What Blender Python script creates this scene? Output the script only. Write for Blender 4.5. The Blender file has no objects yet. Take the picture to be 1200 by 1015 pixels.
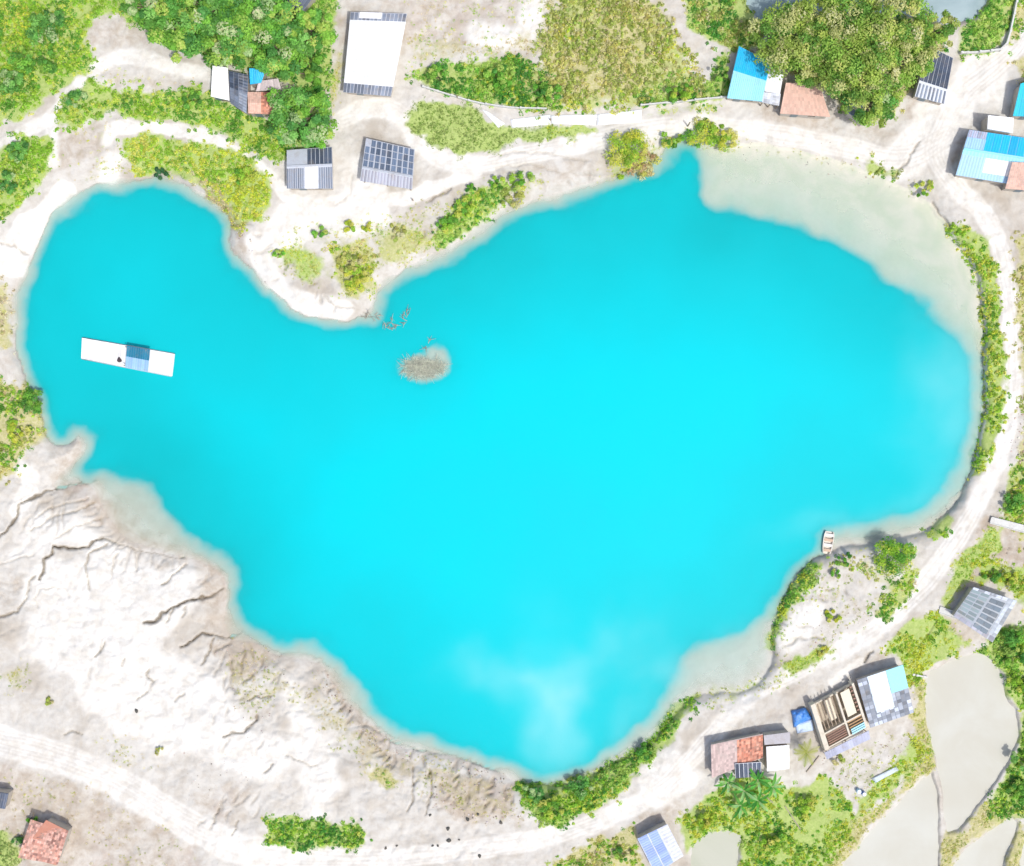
import bpy, math, random
import numpy as np
from mathutils import Vector
R = math.radians
random.seed(7); rng = np.random.default_rng(7)
sc = bpy.context.scene
C = sc.collection
# ------------------------------------------------------------------ camera, sky, sun
CAMH = 200.0          # drone height above the lake surface, metres
S = 0.12              # metres on the lake surface per photo pixel (1200 wide)
cam = bpy.data.cameras.new('camera'); cam.sensor_width = 36; cam.sensor_fit = 'HORIZONTAL'
cam.lens = 18 * CAMH / (600 * S); cam.clip_start = 1; cam.clip_end = 5000
co = bpy.data.objects.new('camera', cam); C.objects.link(co); co.location = (0, 0, CAMH); sc.camera = co
SUNV = Vector((0.26, -0.31, 0.92)).normalized()
w = bpy.data.worlds.new('World'); sc.world = w; w.use_nodes = True
nt = w.node_tree; bg = nt.nodes['Background']; sky = nt.nodes.new('ShaderNodeTexSky')
sky.sky_type = 'NISHITA'; sky.sun_disc = False
sky.sun_elevation = math.asin(SUNV.z); sky.sun_rotation = math.atan2(SUNV.x, SUNV.y) % (2 * math.pi)
sky.dust_density = 3.0; sky.air_density = 0.65
nt.links.new(sky.outputs[0], bg.inputs[0]); bg.inputs[1].default_value = 0.15
sl = bpy.data.lights.new('sun', 'SUN'); sl.energy = 2.15; sl.angle = R(1.6); sl.color = (1, 0.965, 0.92)
so = bpy.data.objects.new('sun', sl); C.objects.link(so); so.rotation_euler = (-SUNV).to_track_quat('-Z', 'Y').to_euler()
so.location = (60, -70, 150)
sc.view_settings.view_transform = 'Standard'; sc.view_settings.look = 'None'
sc.view_settings.exposure = 0.27; sc.view_settings.gamma = 1
sc.render.engine = 'CYCLES'; sc.cycles.max_bounces = 6; sc.cycles.transparent_max_bounces = 8

# ------------------------------------------------------------------ maths helpers
def at(px, py, z=0.0):
    k = (1 - z / CAMH)
    return ((px - 600) * S * k, (507.5 - py) * S * k, z)
def atv(px, py, z):
    k = (1 - z / CAMH)
    return np.stack([(px - 600) * S * k, (507.5 - py) * S * k, z], -1)
TAB = rng.random((256, 256))
def vnoise(x, y):
    xi = np.floor(x).astype(int); yi = np.floor(y).astype(int)
    fx = x - xi; fy = y - yi; fx = fx * fx * (3 - 2 * fx); fy = fy * fy * (3 - 2 * fy)
    a = TAB[xi & 255, yi & 255]; b = TAB[(xi + 1) & 255, yi & 255]
    c = TAB[xi & 255, (yi + 1) & 255]; d = TAB[(xi + 1) & 255, (yi + 1) & 255]
    return (a * (1 - fx) + b * fx) * (1 - fy) + (c * (1 - fx) + d * fx) * fy
def fbm(x, y, sc_, o=4, seed=0.0):
    v = 0; a = .5; t = 0; x = x / sc_ + seed * 17.3; y = y / sc_ + seed * 9.1
    for k in range(o):
        v = v + a * vnoise(x, y); t += a; a *= .5; x = x * 2.03 + 5.7; y = y * 2.03 + 1.3
    return v / t
def ss(a, b, x):
    t = np.clip((x - a) / (b - a), 0, 1); return t * t * (3 - 2 * t)
def sdf(poly, x, y):
    """signed distance in px, positive inside"""
    p = np.array(poly, float); n = len(p); d = np.full(x.shape, 1e12); ins = np.zeros(x.shape, bool)
    for i in range(n):
        ax, ay = p[i]; bx, by = p[(i + 1) % n]; ex = bx - ax; ey = by - ay; L = ex * ex + ey * ey + 1e-9
        t = np.clip(((x - ax) * ex + (y - ay) * ey) / L, 0, 1)
        d = np.minimum(d, (x - ax - t * ex) ** 2 + (y - ay - t * ey) ** 2)
        if ay != by: ins ^= ((ay > y) != (by > y)) & (x < (bx - ax) * (y - ay) / (by - ay) + ax)
    d = np.sqrt(d); return np.where(ins, d, -d)
def pld(pts, x, y):
    d = np.full(x.shape, 1e12)
    for (ax, ay), (bx, by) in zip(pts[:-1], pts[1:]):
        ex = bx - ax; ey = by - ay; L = ex * ex + ey * ey + 1e-9
        t = np.clip(((x - ax) * ex + (y - ay) * ey) / L, 0, 1)
        d = np.minimum(d, (x - ax - t * ex) ** 2 + (y - ay - t * ey) ** 2)
    return np.sqrt(d)
def smoothpoly(p, it=2, closed=True):
    p = [tuple(q) for q in p]
    for _ in range(it):
        q = []; n = len(p); rngi = range(n if closed else n - 1)
        if not closed: q.append(p[0])
        for i in rngi:
            a = p[i]; b = p[(i + 1) % n]
            q += [(a[0] * .75 + b[0] * .25, a[1] * .75 + b[1] * .25), (a[0] * .25 + b[0] * .75, a[1] * .25 + b[1] * .75)]
        if not closed: q.append(p[-1])
        p = q
    return p

# ------------------------------------------------------------------ object helpers
def tag(o, label=None, cat=None, group=None, kind=None):
    if label: o['label'] = label
    if cat: o['category'] = cat
    if group: o['group'] = group
    if kind: o['kind'] = kind
    return o
def link(name, me, mat, parent=None):
    o = bpy.data.objects.new(name, me); C.objects.link(o)
    if mat: me.materials.append(mat)
    if parent: o.parent = parent
    return o
def lift(p, k=1.12, a=.022): return [tuple(min(.85, c * k + a) for c in q) for q in p]
def quads(name, V, F, mat, parent=None, attrs=None, smooth=False):
    me = bpy.data.meshes.new(name); V = np.asarray(V, np.float32); F = np.asarray(F, np.int32)
    me.vertices.add(len(V)); me.vertices.foreach_set('co', V.ravel())
    n = F.shape[1]; me.loops.add(F.size); me.loops.foreach_set('vertex_index', F.ravel())
    me.polygons.add(len(F)); me.polygons.foreach_set('loop_start', np.arange(0, F.size, n, dtype=np.int32))
    me.polygons.foreach_set('loop_total', np.full(len(F), n, np.int32))
    if smooth: me.polygons.foreach_set('use_smooth', np.ones(len(F), bool))
    me.update(calc_edges=True)
    for k, v in (attrs or {}).items():
        a = me.attributes.new(k, 'FLOAT_COLOR', 'POINT'); v = np.asarray(v, np.float32)
        if v.shape[1] == 3: v = np.concatenate([v, np.ones((len(v), 1), np.float32)], 1)
        a.data.foreach_set('color', v.ravel())
    return link(name, me, mat, parent)
class MB:
    """collects shapes; build() links them as ONE mesh object; world coordinates minus origin of the parent"""
    def __init__(s): s.v = []; s.f = []; s.c = []
    def add(s, vs, fs, col=(1, 1, 1)):
        n = len(s.v); s.v += [tuple(v) for v in vs]; s.c += [col] * len(vs)
        s.f += [tuple(i + n for i in f) for f in fs]
    def hexa(s, b, t, col=(1, 1, 1)):
        s.add(list(b) + list(t), [(3, 2, 1, 0), (4, 5, 6, 7), (0, 1, 5, 4), (1, 2, 6, 5), (2, 3, 7, 6), (3, 0, 4, 7)], col)
    def box(s, c, sx, sy, sz, rz=0, col=(1, 1, 1)):
        ca, sa = math.cos(rz), math.sin(rz); pts = []
        for z in (c[2], c[2] + sz):
            for x, y in ((-1, -1), (1, -1), (1, 1), (-1, 1)):
                X = x * sx / 2; Y = y * sy / 2; pts.append((c[0] + X * ca - Y * sa, c[1] + X * sa + Y * ca, z))
        s.hexa(pts[:4], pts[4:], col)
    def tube(s, pts, rad, n=6, col=(1, 1, 1)):
        rings = []; pts = [Vector(p) for p in pts]
        for i, p in enumerate(pts):
            d = (pts[min(i + 1, len(pts) - 1)] - pts[max(i - 1, 0)]).normalized()
            u = d.cross(Vector((0, 0, 1))); u = Vector((1, 0, 0)) if u.length < 1e-3 else u.normalized(); v = d.cross(u)
            r = rad[i] if isinstance(rad, (list, tuple)) else rad
            rings.append([p + (u * math.cos(a) + v * math.sin(a)) * r for a in [2 * math.pi * k / n for k in range(n)]])
        vs = [q for r_ in rings for q in r_]; fs = []
        for i in range(len(pts) - 1):
            for k in range(n):
                fs.append((i * n + k, i * n + (k + 1) % n, (i + 1) * n + (k + 1) % n, (i + 1) * n + k))
        fs += [tuple(range(n))[::-1], tuple(range((len(pts) - 1) * n, len(pts) * n))]
        s.add(vs, fs, col)
    def build(s, name, mat, parent=None, smooth=False):
        off = parent_origin(parent)
        me = bpy.data.meshes.new(name); me.from_pydata([(v[0] - off[0], v[1] - off[1], v[2] - off[2]) for v in s.v], [], s.f)
        a = me.attributes.new('Col', 'FLOAT_COLOR', 'POINT')
        a.data.foreach_set('color', np.array([tuple(c) + (1,) for c in s.c], np.float32).ravel())
        if smooth: me.polygons.foreach_set('use_smooth', [True] * len(me.polygons))
        me.update(); return link(name, me, mat, parent)
def parent_origin(p):
    o = Vector((0, 0, 0))
    while p is not None: o += p.location; p = p.parent
    return o
def empty(name, loc, label, cat, group=None):
    o = bpy.data.objects.new(name, None); C.objects.link(o); o.location = loc; o.empty_display_size = .5
    return tag(o, label, cat, group)

# ------------------------------------------------------------------ materials
def newmat(name):
    m = bpy.data.materials.new(name); m.use_nodes = True; t = m.node_tree; return m, t, t.nodes['Principled BSDF']
def N(t, typ, **kw):
    n = t.nodes.new(typ)
    for k, v in kw.items():
        if k.startswith('i_'): n.inputs[k[2:].replace('_', ' ')].default_value = v
        else: setattr(n, k, v)
    return n
def L(t, a, b): t.links.new(a, b)
def mixc(t, f, a, b, blend='MIX'):
    n = N(t, 'ShaderNodeMix', data_type='RGBA', blend_type=blend)
    for s_, v in ((n.inputs[0], f), (n.inputs[6], a), (n.inputs[7], b)):
        if isinstance(v, (int, float)): s_.default_value = v
        elif isinstance(v, tuple): s_.default_value = (*v, 1)
        else: L(t, v, s_)
    return n.outputs[2]
def mth(t, op, a, b=0.0, c=0.0, clamp=False):
    n = N(t, 'ShaderNodeMath', operation=op); n.use_clamp = clamp
    for s_, v in zip(n.inputs, (a, b, c)):
        if isinstance(v, (int, float)): s_.default_value = v
        else: L(t, v, s_)
    return n.outputs[0]
def mrange(t, v, a, b, c=0.0, d=1.0):
    n = N(t, 'ShaderNodeMapRange', interpolation_type='SMOOTHSTEP'); L(t, v, n.inputs[0])
    for k, x in zip((1, 2, 3, 4), (a, b, c, d)): n.inputs[k].default_value = x
    return n.outputs[0]
def noise(t, vec, scale, detail=4.0, rough=.55, dist=0.0):
    n = N(t, 'ShaderNodeTexNoise'); n.inputs['Scale'].default_value = scale; n.inputs['Detail'].default_value = detail
    n.inputs['Roughness'].default_value = rough; n.inputs['Distortion'].default_value = dist
    if vec is not None: L(t, vec, n.inputs['Vector'])
    return n.outputs['Fac']
MATS = {}
def surf(name, rgb, rough=.7, metal=0.0, dirt=.25, scale=1.2, dirtcol=(.32, .26, .19), usecol=True):
    """painted or weathered surface: base colour x per-sheet variation, plus grime and a little rust"""
    if name in MATS: return MATS[name]
    m, t, p = newmat(name); tc = N(t, 'ShaderNodeNewGeometry').outputs['Position']
    at_ = N(t, 'ShaderNodeAttribute', attribute_name='Col').outputs['Color']
    base = mixc(t, 1.0, rgb, at_, 'MULTIPLY') if usecol else rgb
    n1 = noise(t, tc, scale, 6, .65); n2 = noise(t, tc, scale * 7, 3, .6)
    f = mth(t, 'MULTIPLY', mrange(t, n1, .45, .75), dirt * 1.6, clamp=True)
    col = mixc(t, f, base, dirtcol)
    col = mixc(t, 1.0, col, mixc(t, n2, (.8, .8, .8), (1.15, 1.15, 1.15)), 'MULTIPLY')
    L(t, col, p.inputs['Base Color']); p.inputs['Roughness'].default_value = rough; p.inputs['Metallic'].default_value = metal
    b = N(t, 'ShaderNodeBump'); b.inputs['Strength'].default_value = .3; b.inputs['Distance'].default_value = .03
    L(t, n2, b.inputs['Height']); L(t, b.outputs[0], p.inputs['Normal'])
    MATS[name] = m; return m
def leafmat():
    m, t, p = newmat('leaf'); at_ = N(t, 'ShaderNodeAttribute', attribute_name='Col').outputs['Color']
    L(t, at_, p.inputs['Base Color']); p.inputs['Roughness'].default_value = .55
    p.inputs['Specular IOR Level'].default_value = .25
    tr = N(t, 'ShaderNodeBsdfTranslucent'); L(t, at_, tr.inputs[0])
    mx = N(t, 'ShaderNodeMixShader'); mx.inputs[0].default_value = .35
    L(t, p.outputs[0], mx.inputs[1]); L(t, tr.outputs[0], mx.inputs[2]); L(t, mx.outputs[0], t.nodes['Material Output'].inputs[0])
    return m
LEAF = leafmat()
BARK = surf('bark', (.20, .15, .11), .9, dirt=.3, scale=4, dirtcol=(.3, .28, .24))
TWIG = surf('dead_wood', (.46, .40, .32), .9, dirt=.3, scale=4, dirtcol=(.3, .26, .2))

# ------------------------------------------------------------------ the map, in photo pixels
SHORE = [(150,214),(165,213),(180,211),(192,203),(202,210),(215,221),(240,230),(255,240),(265,255),(267,275),(269,295),(283,311),(304,330),
 (322,350),(340,365),(360,374),(385,379),(410,379),(425,374),(438,365),(440,345),(455,331),(475,319),(500,304),(530,291),(560,270),(590,251),
 (620,240),(650,232),(680,222),(715,210),(740,205),(760,196),(778,178),(798,166),(824,170),(850,176),(885,175),(920,178),(960,185),(1000,198),(1040,213),
 (1070,228),(1095,250),(1115,275),(1130,296),(1143,320),(1150,350),(1153,390),(1155,430),(1155,470),(1150,500),(1142,530),(1135,560),(1120,588),
 (1100,612),(1080,624),(1050,632),(1020,636),(990,640),(970,648),(955,655),(935,675),(920,695),(908,720),(902,745),(905,765),(900,785),
 (885,800),(860,808),(830,810),(810,815),(790,828),(775,850),(760,870),(740,880),(715,893),(690,905),(665,913),(640,917),(610,912),
 (580,900),(550,888),(520,883),(490,877),(465,868),(440,850),(420,828),(405,812),(393,795),(385,778),(370,770),(345,770),(325,763),
 (300,748),(275,745),(268,735),(270,715),(270,690),(262,668),(240,655),(215,649),(190,646),(165,641),(142,626),(126,606),(118,586),
 (110,572),(95,566),(80,568),(66,570),(70,558),(84,547),(96,534),(98,518),(90,511),(76,518),(62,520),(54,492),(48,470),(40,450),(30,430),
 (22,405),(19,385),(17,365),(22,345),(30,325),(40,305),(50,285),(60,262),(75,240),(95,225),(120,217)]
DEEP = [(155,224),(190,222),(225,238),(250,250),(262,275),(264,302),(285,322),(303,345),(328,368),(360,385),(400,388),(430,384),(448,368),
 (452,347),(475,333),(510,318),(545,300),(580,276),(620,258),(660,245),(700,232),(735,220),(765,208),(783,190),(801,174),(818,177),
 (824,205),(820,232),(850,240),(885,243),(920,252),(960,266),(990,284),(1010,305),(1030,328),(1060,348),(1090,366),(1116,388),
 (1130,415),(1136,455),(1134,500),(1122,540),(1104,572),(1078,594),(1040,606),(990,612),(965,622),(945,650),(925,675),(905,702),
 (885,728),(850,745),(805,765),(790,790),(775,822),(755,845),(730,865),(705,880),(680,895),(655,904),(625,907),(590,890),(555,876),
 (520,868),(485,860),(460,848),(442,828),(427,808),(412,788),(402,768),(375,755),(350,754),(325,748),(300,735),(285,720),(279,700),
 (281,680),(268,658),(240,638),(215,620),(200,600),(186,580),(170,562),(150,552),(125,553),(105,558),(97,553),(108,540),(115,525),
 (111,505),(95,498),(80,505),(68,513),(60,500),(55,480),(48,455),(38,430),(30,405),(27,380),(31,350),(43,320),(56,290),(70,262),(90,242),(115,229)]
SHORE = smoothpoly(SHORE, 1); DEEP = smoothpoly(DEEP, 1)
POND = {
 'e': [(812,990),(828,975),(850,972),(868,980),(866,1000),(868,1060),(806,1060)],
 'a': [(1083,797),(1090,785),(1130,768),(1150,766),(1166,775),(1175,790),(1178,815),(1190,830),(1195,858),(1186,885),(1172,905),(1157,930),(1141,950),(1124,972),(1111,976),(1108,960),(1104,930),(1098,900),(1091,870),(1084,840)],
 'b': [(1092,905),(1098,930),(1101,960),(1100,985),(1099,1060),(955,1060),(985,1015),(1005,994),(1025,968),(1048,945),(1075,920)],
 'c': [(1183,958),(1193,964),(1187,985),(1177,1010),(1172,1060),(1108,1060),(1118,1010),(1130,995),(1150,980)],
 'd': [(1200,985),(1240,960),(1240,1060),(1190,1060),(1193,1010)],
 'n': [(865,-60),(1170,-60),(1157,5),(1142,22),(1118,30),(1085,24),(1060,20),(930,16),(905,26),(888,22),(873,5)]}
PONDZ = {'e': .8, 'a': .55, 'b': .55, 'c': .5, 'd': .5, 'n': .7}
CRACKS = [  # polyline, half width px, depth m
 ([(0,723),(20,717),(31,702),(33,681),(42,676)],1.6,.7),([(47,679),(53,665),(52,656),(62,650),(63,641),(80,643),(103,642),(108,634),(121,630)],1.9,1.2),
 ([(121,630),(141,638),(160,646),(195,651),(215,655)],1.6,.7),([(104,691),(100,663),(104,650),(126,637)],1.6,.7),([(130,678),(132,662),(136,648)],1.6,.45),
 ([(159,668),(159,648)],1.5,.4),([(190,685),(203,673),(219,661)],1.5,.7),([(169,730),(182,729),(191,718),(208,710),(230,701),(249,698),(262,691)],2.2,1.1),
 ([(195,728),(205,714)],1.5,.6),([(213,724),(219,712)],1.5,.5),([(212,759),(225,752),(238,743),(250,745),(267,749),(285,741),(303,748)],1.8,.9),([(237,779),(243,768),(250,749)],1.5,.7),
 ([(110,769),(117,763),(122,754)],1.5,.7),([(143,780),(147,770)],1.4,.4),([(175,783),(173,791),(179,800)],1.5,.7),([(162,818),(173,811)],1.4,.5),([(204,822),(215,814)],1.5,.5),
 ([(261,863),(275,859),(287,858),(295,848),(302,838)],1.6,.8),([(292,821),(300,817),(317,816)],1.5,.6),([(310,906),(319,896)],1.5,.6),([(336,886),(350,892),(370,897)],1.4,.4),
 ([(0,630),(20,607),(22,592),(55,575),(75,570),(95,566),(112,562)],1.8,1.1),([(40,607),(60,595),(80,589),(105,585)],1.5,.4),([(37,622),(60,607),(85,600),(110,589)],1.5,.5),
 ([(65,630),(85,618),(105,612),(125,607)],1.5,.4),([(0,660),(20,655),(40,650)],1.5,.3),([(80,700),(75,688),(48,690),(40,700),(45,712)],1.4,.3),
 ([(484,900),(484,940),(476,950)],1.5,.6),([(505,900),(505,930),(498,955)],1.5,.6),([(75,860),(85,857),(97,860)],1.5,.5),([(250,965),(256,948)],1.5,.6),([(272,978),(279,962)],1.5,.5),
 ([(430,850),(455,865),(490,878),(540,886),(585,903)],1.6,.5),([(0,285),(15,288),(32,298)],1.6,.5),([(296,335),(312,352),(322,368)],1.6,.5),([(380,345),(392,360),(415,362)],1.6,.4),
 ([(585,182),(610,178),(640,180),(690,190)],1.8,.35),([(580,198),(620,192),(660,203),(700,207)],1.5,.3),([(500,236),(520,226),(528,222)],1.6,.7),([(394,240),(410,228),(412,205)],1.6,.25),
 ([(1048,207),(1062,190),(1078,165)],1.5,.5),([(1115,268),(1100,250),(1092,238)],1.6,.6),([(1012,775),(1022,763)],1.8,.7),([(1066,808),(1080,755),(1100,725)],1.4,.3)]
ROADS = [  # centre line, half width, feather
 ([(1215,20),(1195,55),(1160,85),(1128,110),(1110,140),(1090,180),(1120,220),(1150,245),(1168,275),(1182,330),(1186,400),(1186,450),(1182,500),(1165,550),(1138,608),(1105,655),(1070,700),(1030,735),(985,762),(930,787),(880,812),(845,850),(815,885),(770,930),(720,955),(650,980),(580,992),(500,1003),(400,1008),(300,1000),(240,975),(190,945),(130,908),(70,885),(-10,866),(-120,840)],9,8),
 ([(1110,160),(1060,190),(990,172),(920,160),(860,148),(800,147),(740,152),(690,168),(620,180),(560,195),(520,190),(490,165),(470,130),(430,125),(400,140)],9,9),
 ([(-40,200),(0,172),(35,152),(62,138),(80,115),(100,92),(120,72),(160,65),(210,80),(250,88)],6,7),
 ([(60,150),(62,190)],5,8),([(125,165),(130,148),(180,150),(230,155),(265,172),(300,195),(325,215),(345,240),(400,240),(470,235),(520,215),(560,200)],6,6),
 ([(130,190),(128,210)],9,12),([(300,285),(315,330),(345,355),(400,362)],10,9),([(15,290),(55,250),(70,230)],16,9),([(0,310),(20,310)],12,8),([(430,215),(440,245),(350,250),(330,280)],22,14),
 ([(-60,855),(0,868),(70,888),(130,912),(190,948),(240,978),(300,1002),(400,1010)],15,8),([(340,800),(355,860),(380,900),(370,950)],9,26),([(15,545),(40,560),(20,600)],8,8),([(60,680),(110,680),(200,690),(170,750),(60,740),(120,800),(190,850),(240,850)],26,18),([(60,750),(160,780),(230,800),(250,850),(300,880)],24,26),([(20,650),(80,610),(140,660),(200,680)],12,26),
 ([(1165,85),(1120,135),(1060,190)],20,14),([(950,720),(925,750)],13,10),([(975,800),(1010,775)],3,6),([(240,90),(400,95)],1,2),([(760,45),(820,0)],0,1),([(560,40),(610,50),(630,0)],10,14),([(800,900),(770,925)],22,12)]
CTRL = [(100,800,3.0,70),(200,760,2.4,75),(120,690,2.6,70),(60,600,2.0,35),(300,900,2.4,45),(420,900,1.9,22),(0,1000,2.6,60),(550,980,1.9,20),(20,300,1.2,22),(15,400,1.3,12),(40,480,1.4,7),(100,100,1.8,20),
 (300,100,2.0,14),(450,150,1.7,20),(280,250,1.6,8),(370,330,1.0,22),(560,240,1.3,12),(650,80,2.2,20),(740,180,1.5,9),(850,140,1.4,14),(1000,170,1.3,30),(1180,300,1.3,4),(1165,450,1.3,4),(1150,600,1.3,6),(1000,690,1.6,7),
 (920,760,1.3,6),(850,850,1.3,7),(1000,900,1.1,20),(1150,850,.95,20),(700,940,1.4,7),(820,980,1.1,20)]

def hmap(x, y, full=False):
    shape = x.shape; x = x.ravel().astype(float); y = y.ravel().astype(float)
    wx = x + (fbm(x, y, 22, 3, 1) - .5) * 9; wy = y + (fbm(x, y, 22, 3, 2) - .5) * 9
    ds = -sdf(SHORE, wx, wy); dd = sdf(DEEP, x + (fbm(x, y, 30, 4, 3) - .5) * 22, y + (fbm(x, y, 30, 4, 4) - .5) * 22)
    ds = ds - 4.5 * ss(960, 860, x) * (1 - ss(40, 130, x) * ss(260, 160, x) * ss(500, 560, y) * 1.0)
    dd = dd + 12 - 10 * ss(810, 840, x) * ss(330, 260, y) + 9 * ss(1040, 1100, x) * ss(360, 420, y)
    dd = np.minimum(dd, np.clip(-ds, 0, None) * 1.25 - 1)
    W = 0; Hh = 0; Ww = 0
    for cx, cy, h, wd in CTRL:
        q = 1 / (((x - cx) ** 2 + (y - cy) ** 2) + 900) ** 1.5; W = W + q; Hh = Hh + q * h; Ww = Ww + q * wd
    Hh = Hh / W; Ww = Ww / W
    far = ss(200, 900, np.maximum(np.maximum(-x, x - 1200), np.maximum(-y, y - 1015)))
    land = Hh * (1 - np.exp(-np.clip(ds, 0, None) / Ww)) + .02
    rough = ss(0, 12, ds)
    land = land + rough * ((fbm(x, y, 26, 5, 5) - .5) * .7 + (fbm(x, y, 5, 3, 6) - .5) * .16) + far * (fbm(x, y, 500, 3, 8)) * 8
    # ridged erosion on the south-west slope and along the south bank
    sw = ss(430, 560, y) * ss(640, 540, x) * ss(0, 10, ds) * ss(240, 120, ds)
    rid = 1 - np.abs(2 * fbm(x * .8 - y * .5, x * .35 + y * .9, 20, 4, 9) - 1)
    land = land - sw * rid ** 4 * .22
    s_in = np.clip(-ds, 0, None)
    t = s_in / (s_in + np.clip(-dd, 0, None) + 1e-3)
    sl_ = .05 - .036 * ss(990, 1080, x) * ss(330, 400, y) - .02 * ss(720, 800, x) * ss(700, 760, y)
    dep = np.where(dd < 0, .03 + .25 * t ** 1.7 + .10 * ss(0, 18, s_in), .38 + sl_ * .5 * dd + .0015 * dd * dd); dep = np.minimum(dep, 7)
    # the drowned brush mound off the point
    rn = np.sqrt(((x - 498) / 21) ** 2 + ((y - 431) / 12) ** 2) + (fbm(x, y, 9, 3, 15) - .5) * .5
    r2 = np.sqrt(((x - 512) / 16) ** 2 + ((y - 424) / 17) ** 2) + (fbm(x, y, 9, 3, 16) - .5) * .5
    dep = np.minimum(dep, .12 + 1.1 * np.clip(rn - .7, 0, None) ** 1.3); dep = np.minimum(dep, .34 + 1.6 * np.clip(r2 - .7, 0, None) ** 1.4)
    z = np.where(ds > 0, land, -dep)
    for k, P_ in POND.items():
        b = np.array(P_); m = (x > b[:, 0].min() - 20) & (x < b[:, 0].max() + 20) & (y > b[:, 1].min() - 20) & (y < b[:, 1].max() + 20)
        if m.any():
            d = sdf(P_, x[m] + (fbm(x[m], y[m], 15, 3, 11) - .5) * 5, y[m] + (fbm(x[m], y[m], 15, 3, 12) - .5) * 5)
            f = ss(-4, 4, d); z[m] = z[m] * (1 - f) + (PONDZ[k] - .35) * f
    for pl, hw, dpt in CRACKS:
        b = np.array(pl); m = (x > b[:, 0].min() - 9) & (x < b[:, 0].max() + 9) & (y > b[:, 1].min() - 9) & (y < b[:, 1].max() + 9)
        if m.any():
            jx = x[m] + (fbm(x[m], y[m], 7, 2, 13) - .5) * 5; jy = y[m] + (fbm(x[m], y[m], 7, 2, 14) - .5) * 5
            z[m] -= dpt * .8 * ss(0, 5, -sdf(SHORE, x[m], y[m]) + 1) * np.exp(-(pld(pl, jx, jy) / (hw * .68)) ** 2)
    z = np.where((ds > 1) & (z < .05), .05, z)
    return (z.reshape(shape), ds.reshape(shape), dd.reshape(shape)) if full else z.reshape(shape)

# ------------------------------------------------------------------ ground sheet
ST = 1.45
def axis(lo, hi, far_):
    a = np.arange(lo, hi + ST, ST); g = []; d = ST; x = 0
    while x < far_: d *= 1.22; x += d; g.append(x)
    g = np.array(g); return np.concatenate([lo - g[::-1], a, a[-1] + g])
GX = axis(-50, 1250, 6500); GY = axis(-50, 1065, 6500)
MX, MY = np.meshgrid(GX, GY)          # rows = y
GZ, DS, DD = hmap(MX, MY, True)
def gz(px, py):
    px = np.asarray(px, float); py = np.asarray(py, float)
    i = np.clip(np.searchsorted(GX, px) - 1, 0, len(GX) - 2); j = np.clip(np.searchsorted(GY, py) - 1, 0, len(GY) - 2)
    fx = (px - GX[i]) / (GX[i + 1] - GX[i]); fy = (py - GY[j]) / (GY[j + 1] - GY[j])
    return (GZ[j, i] * (1 - fx) + GZ[j, i + 1] * fx) * (1 - fy) + (GZ[j + 1, i] * (1 - fx) + GZ[j + 1, i + 1] * fx) * fy

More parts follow.
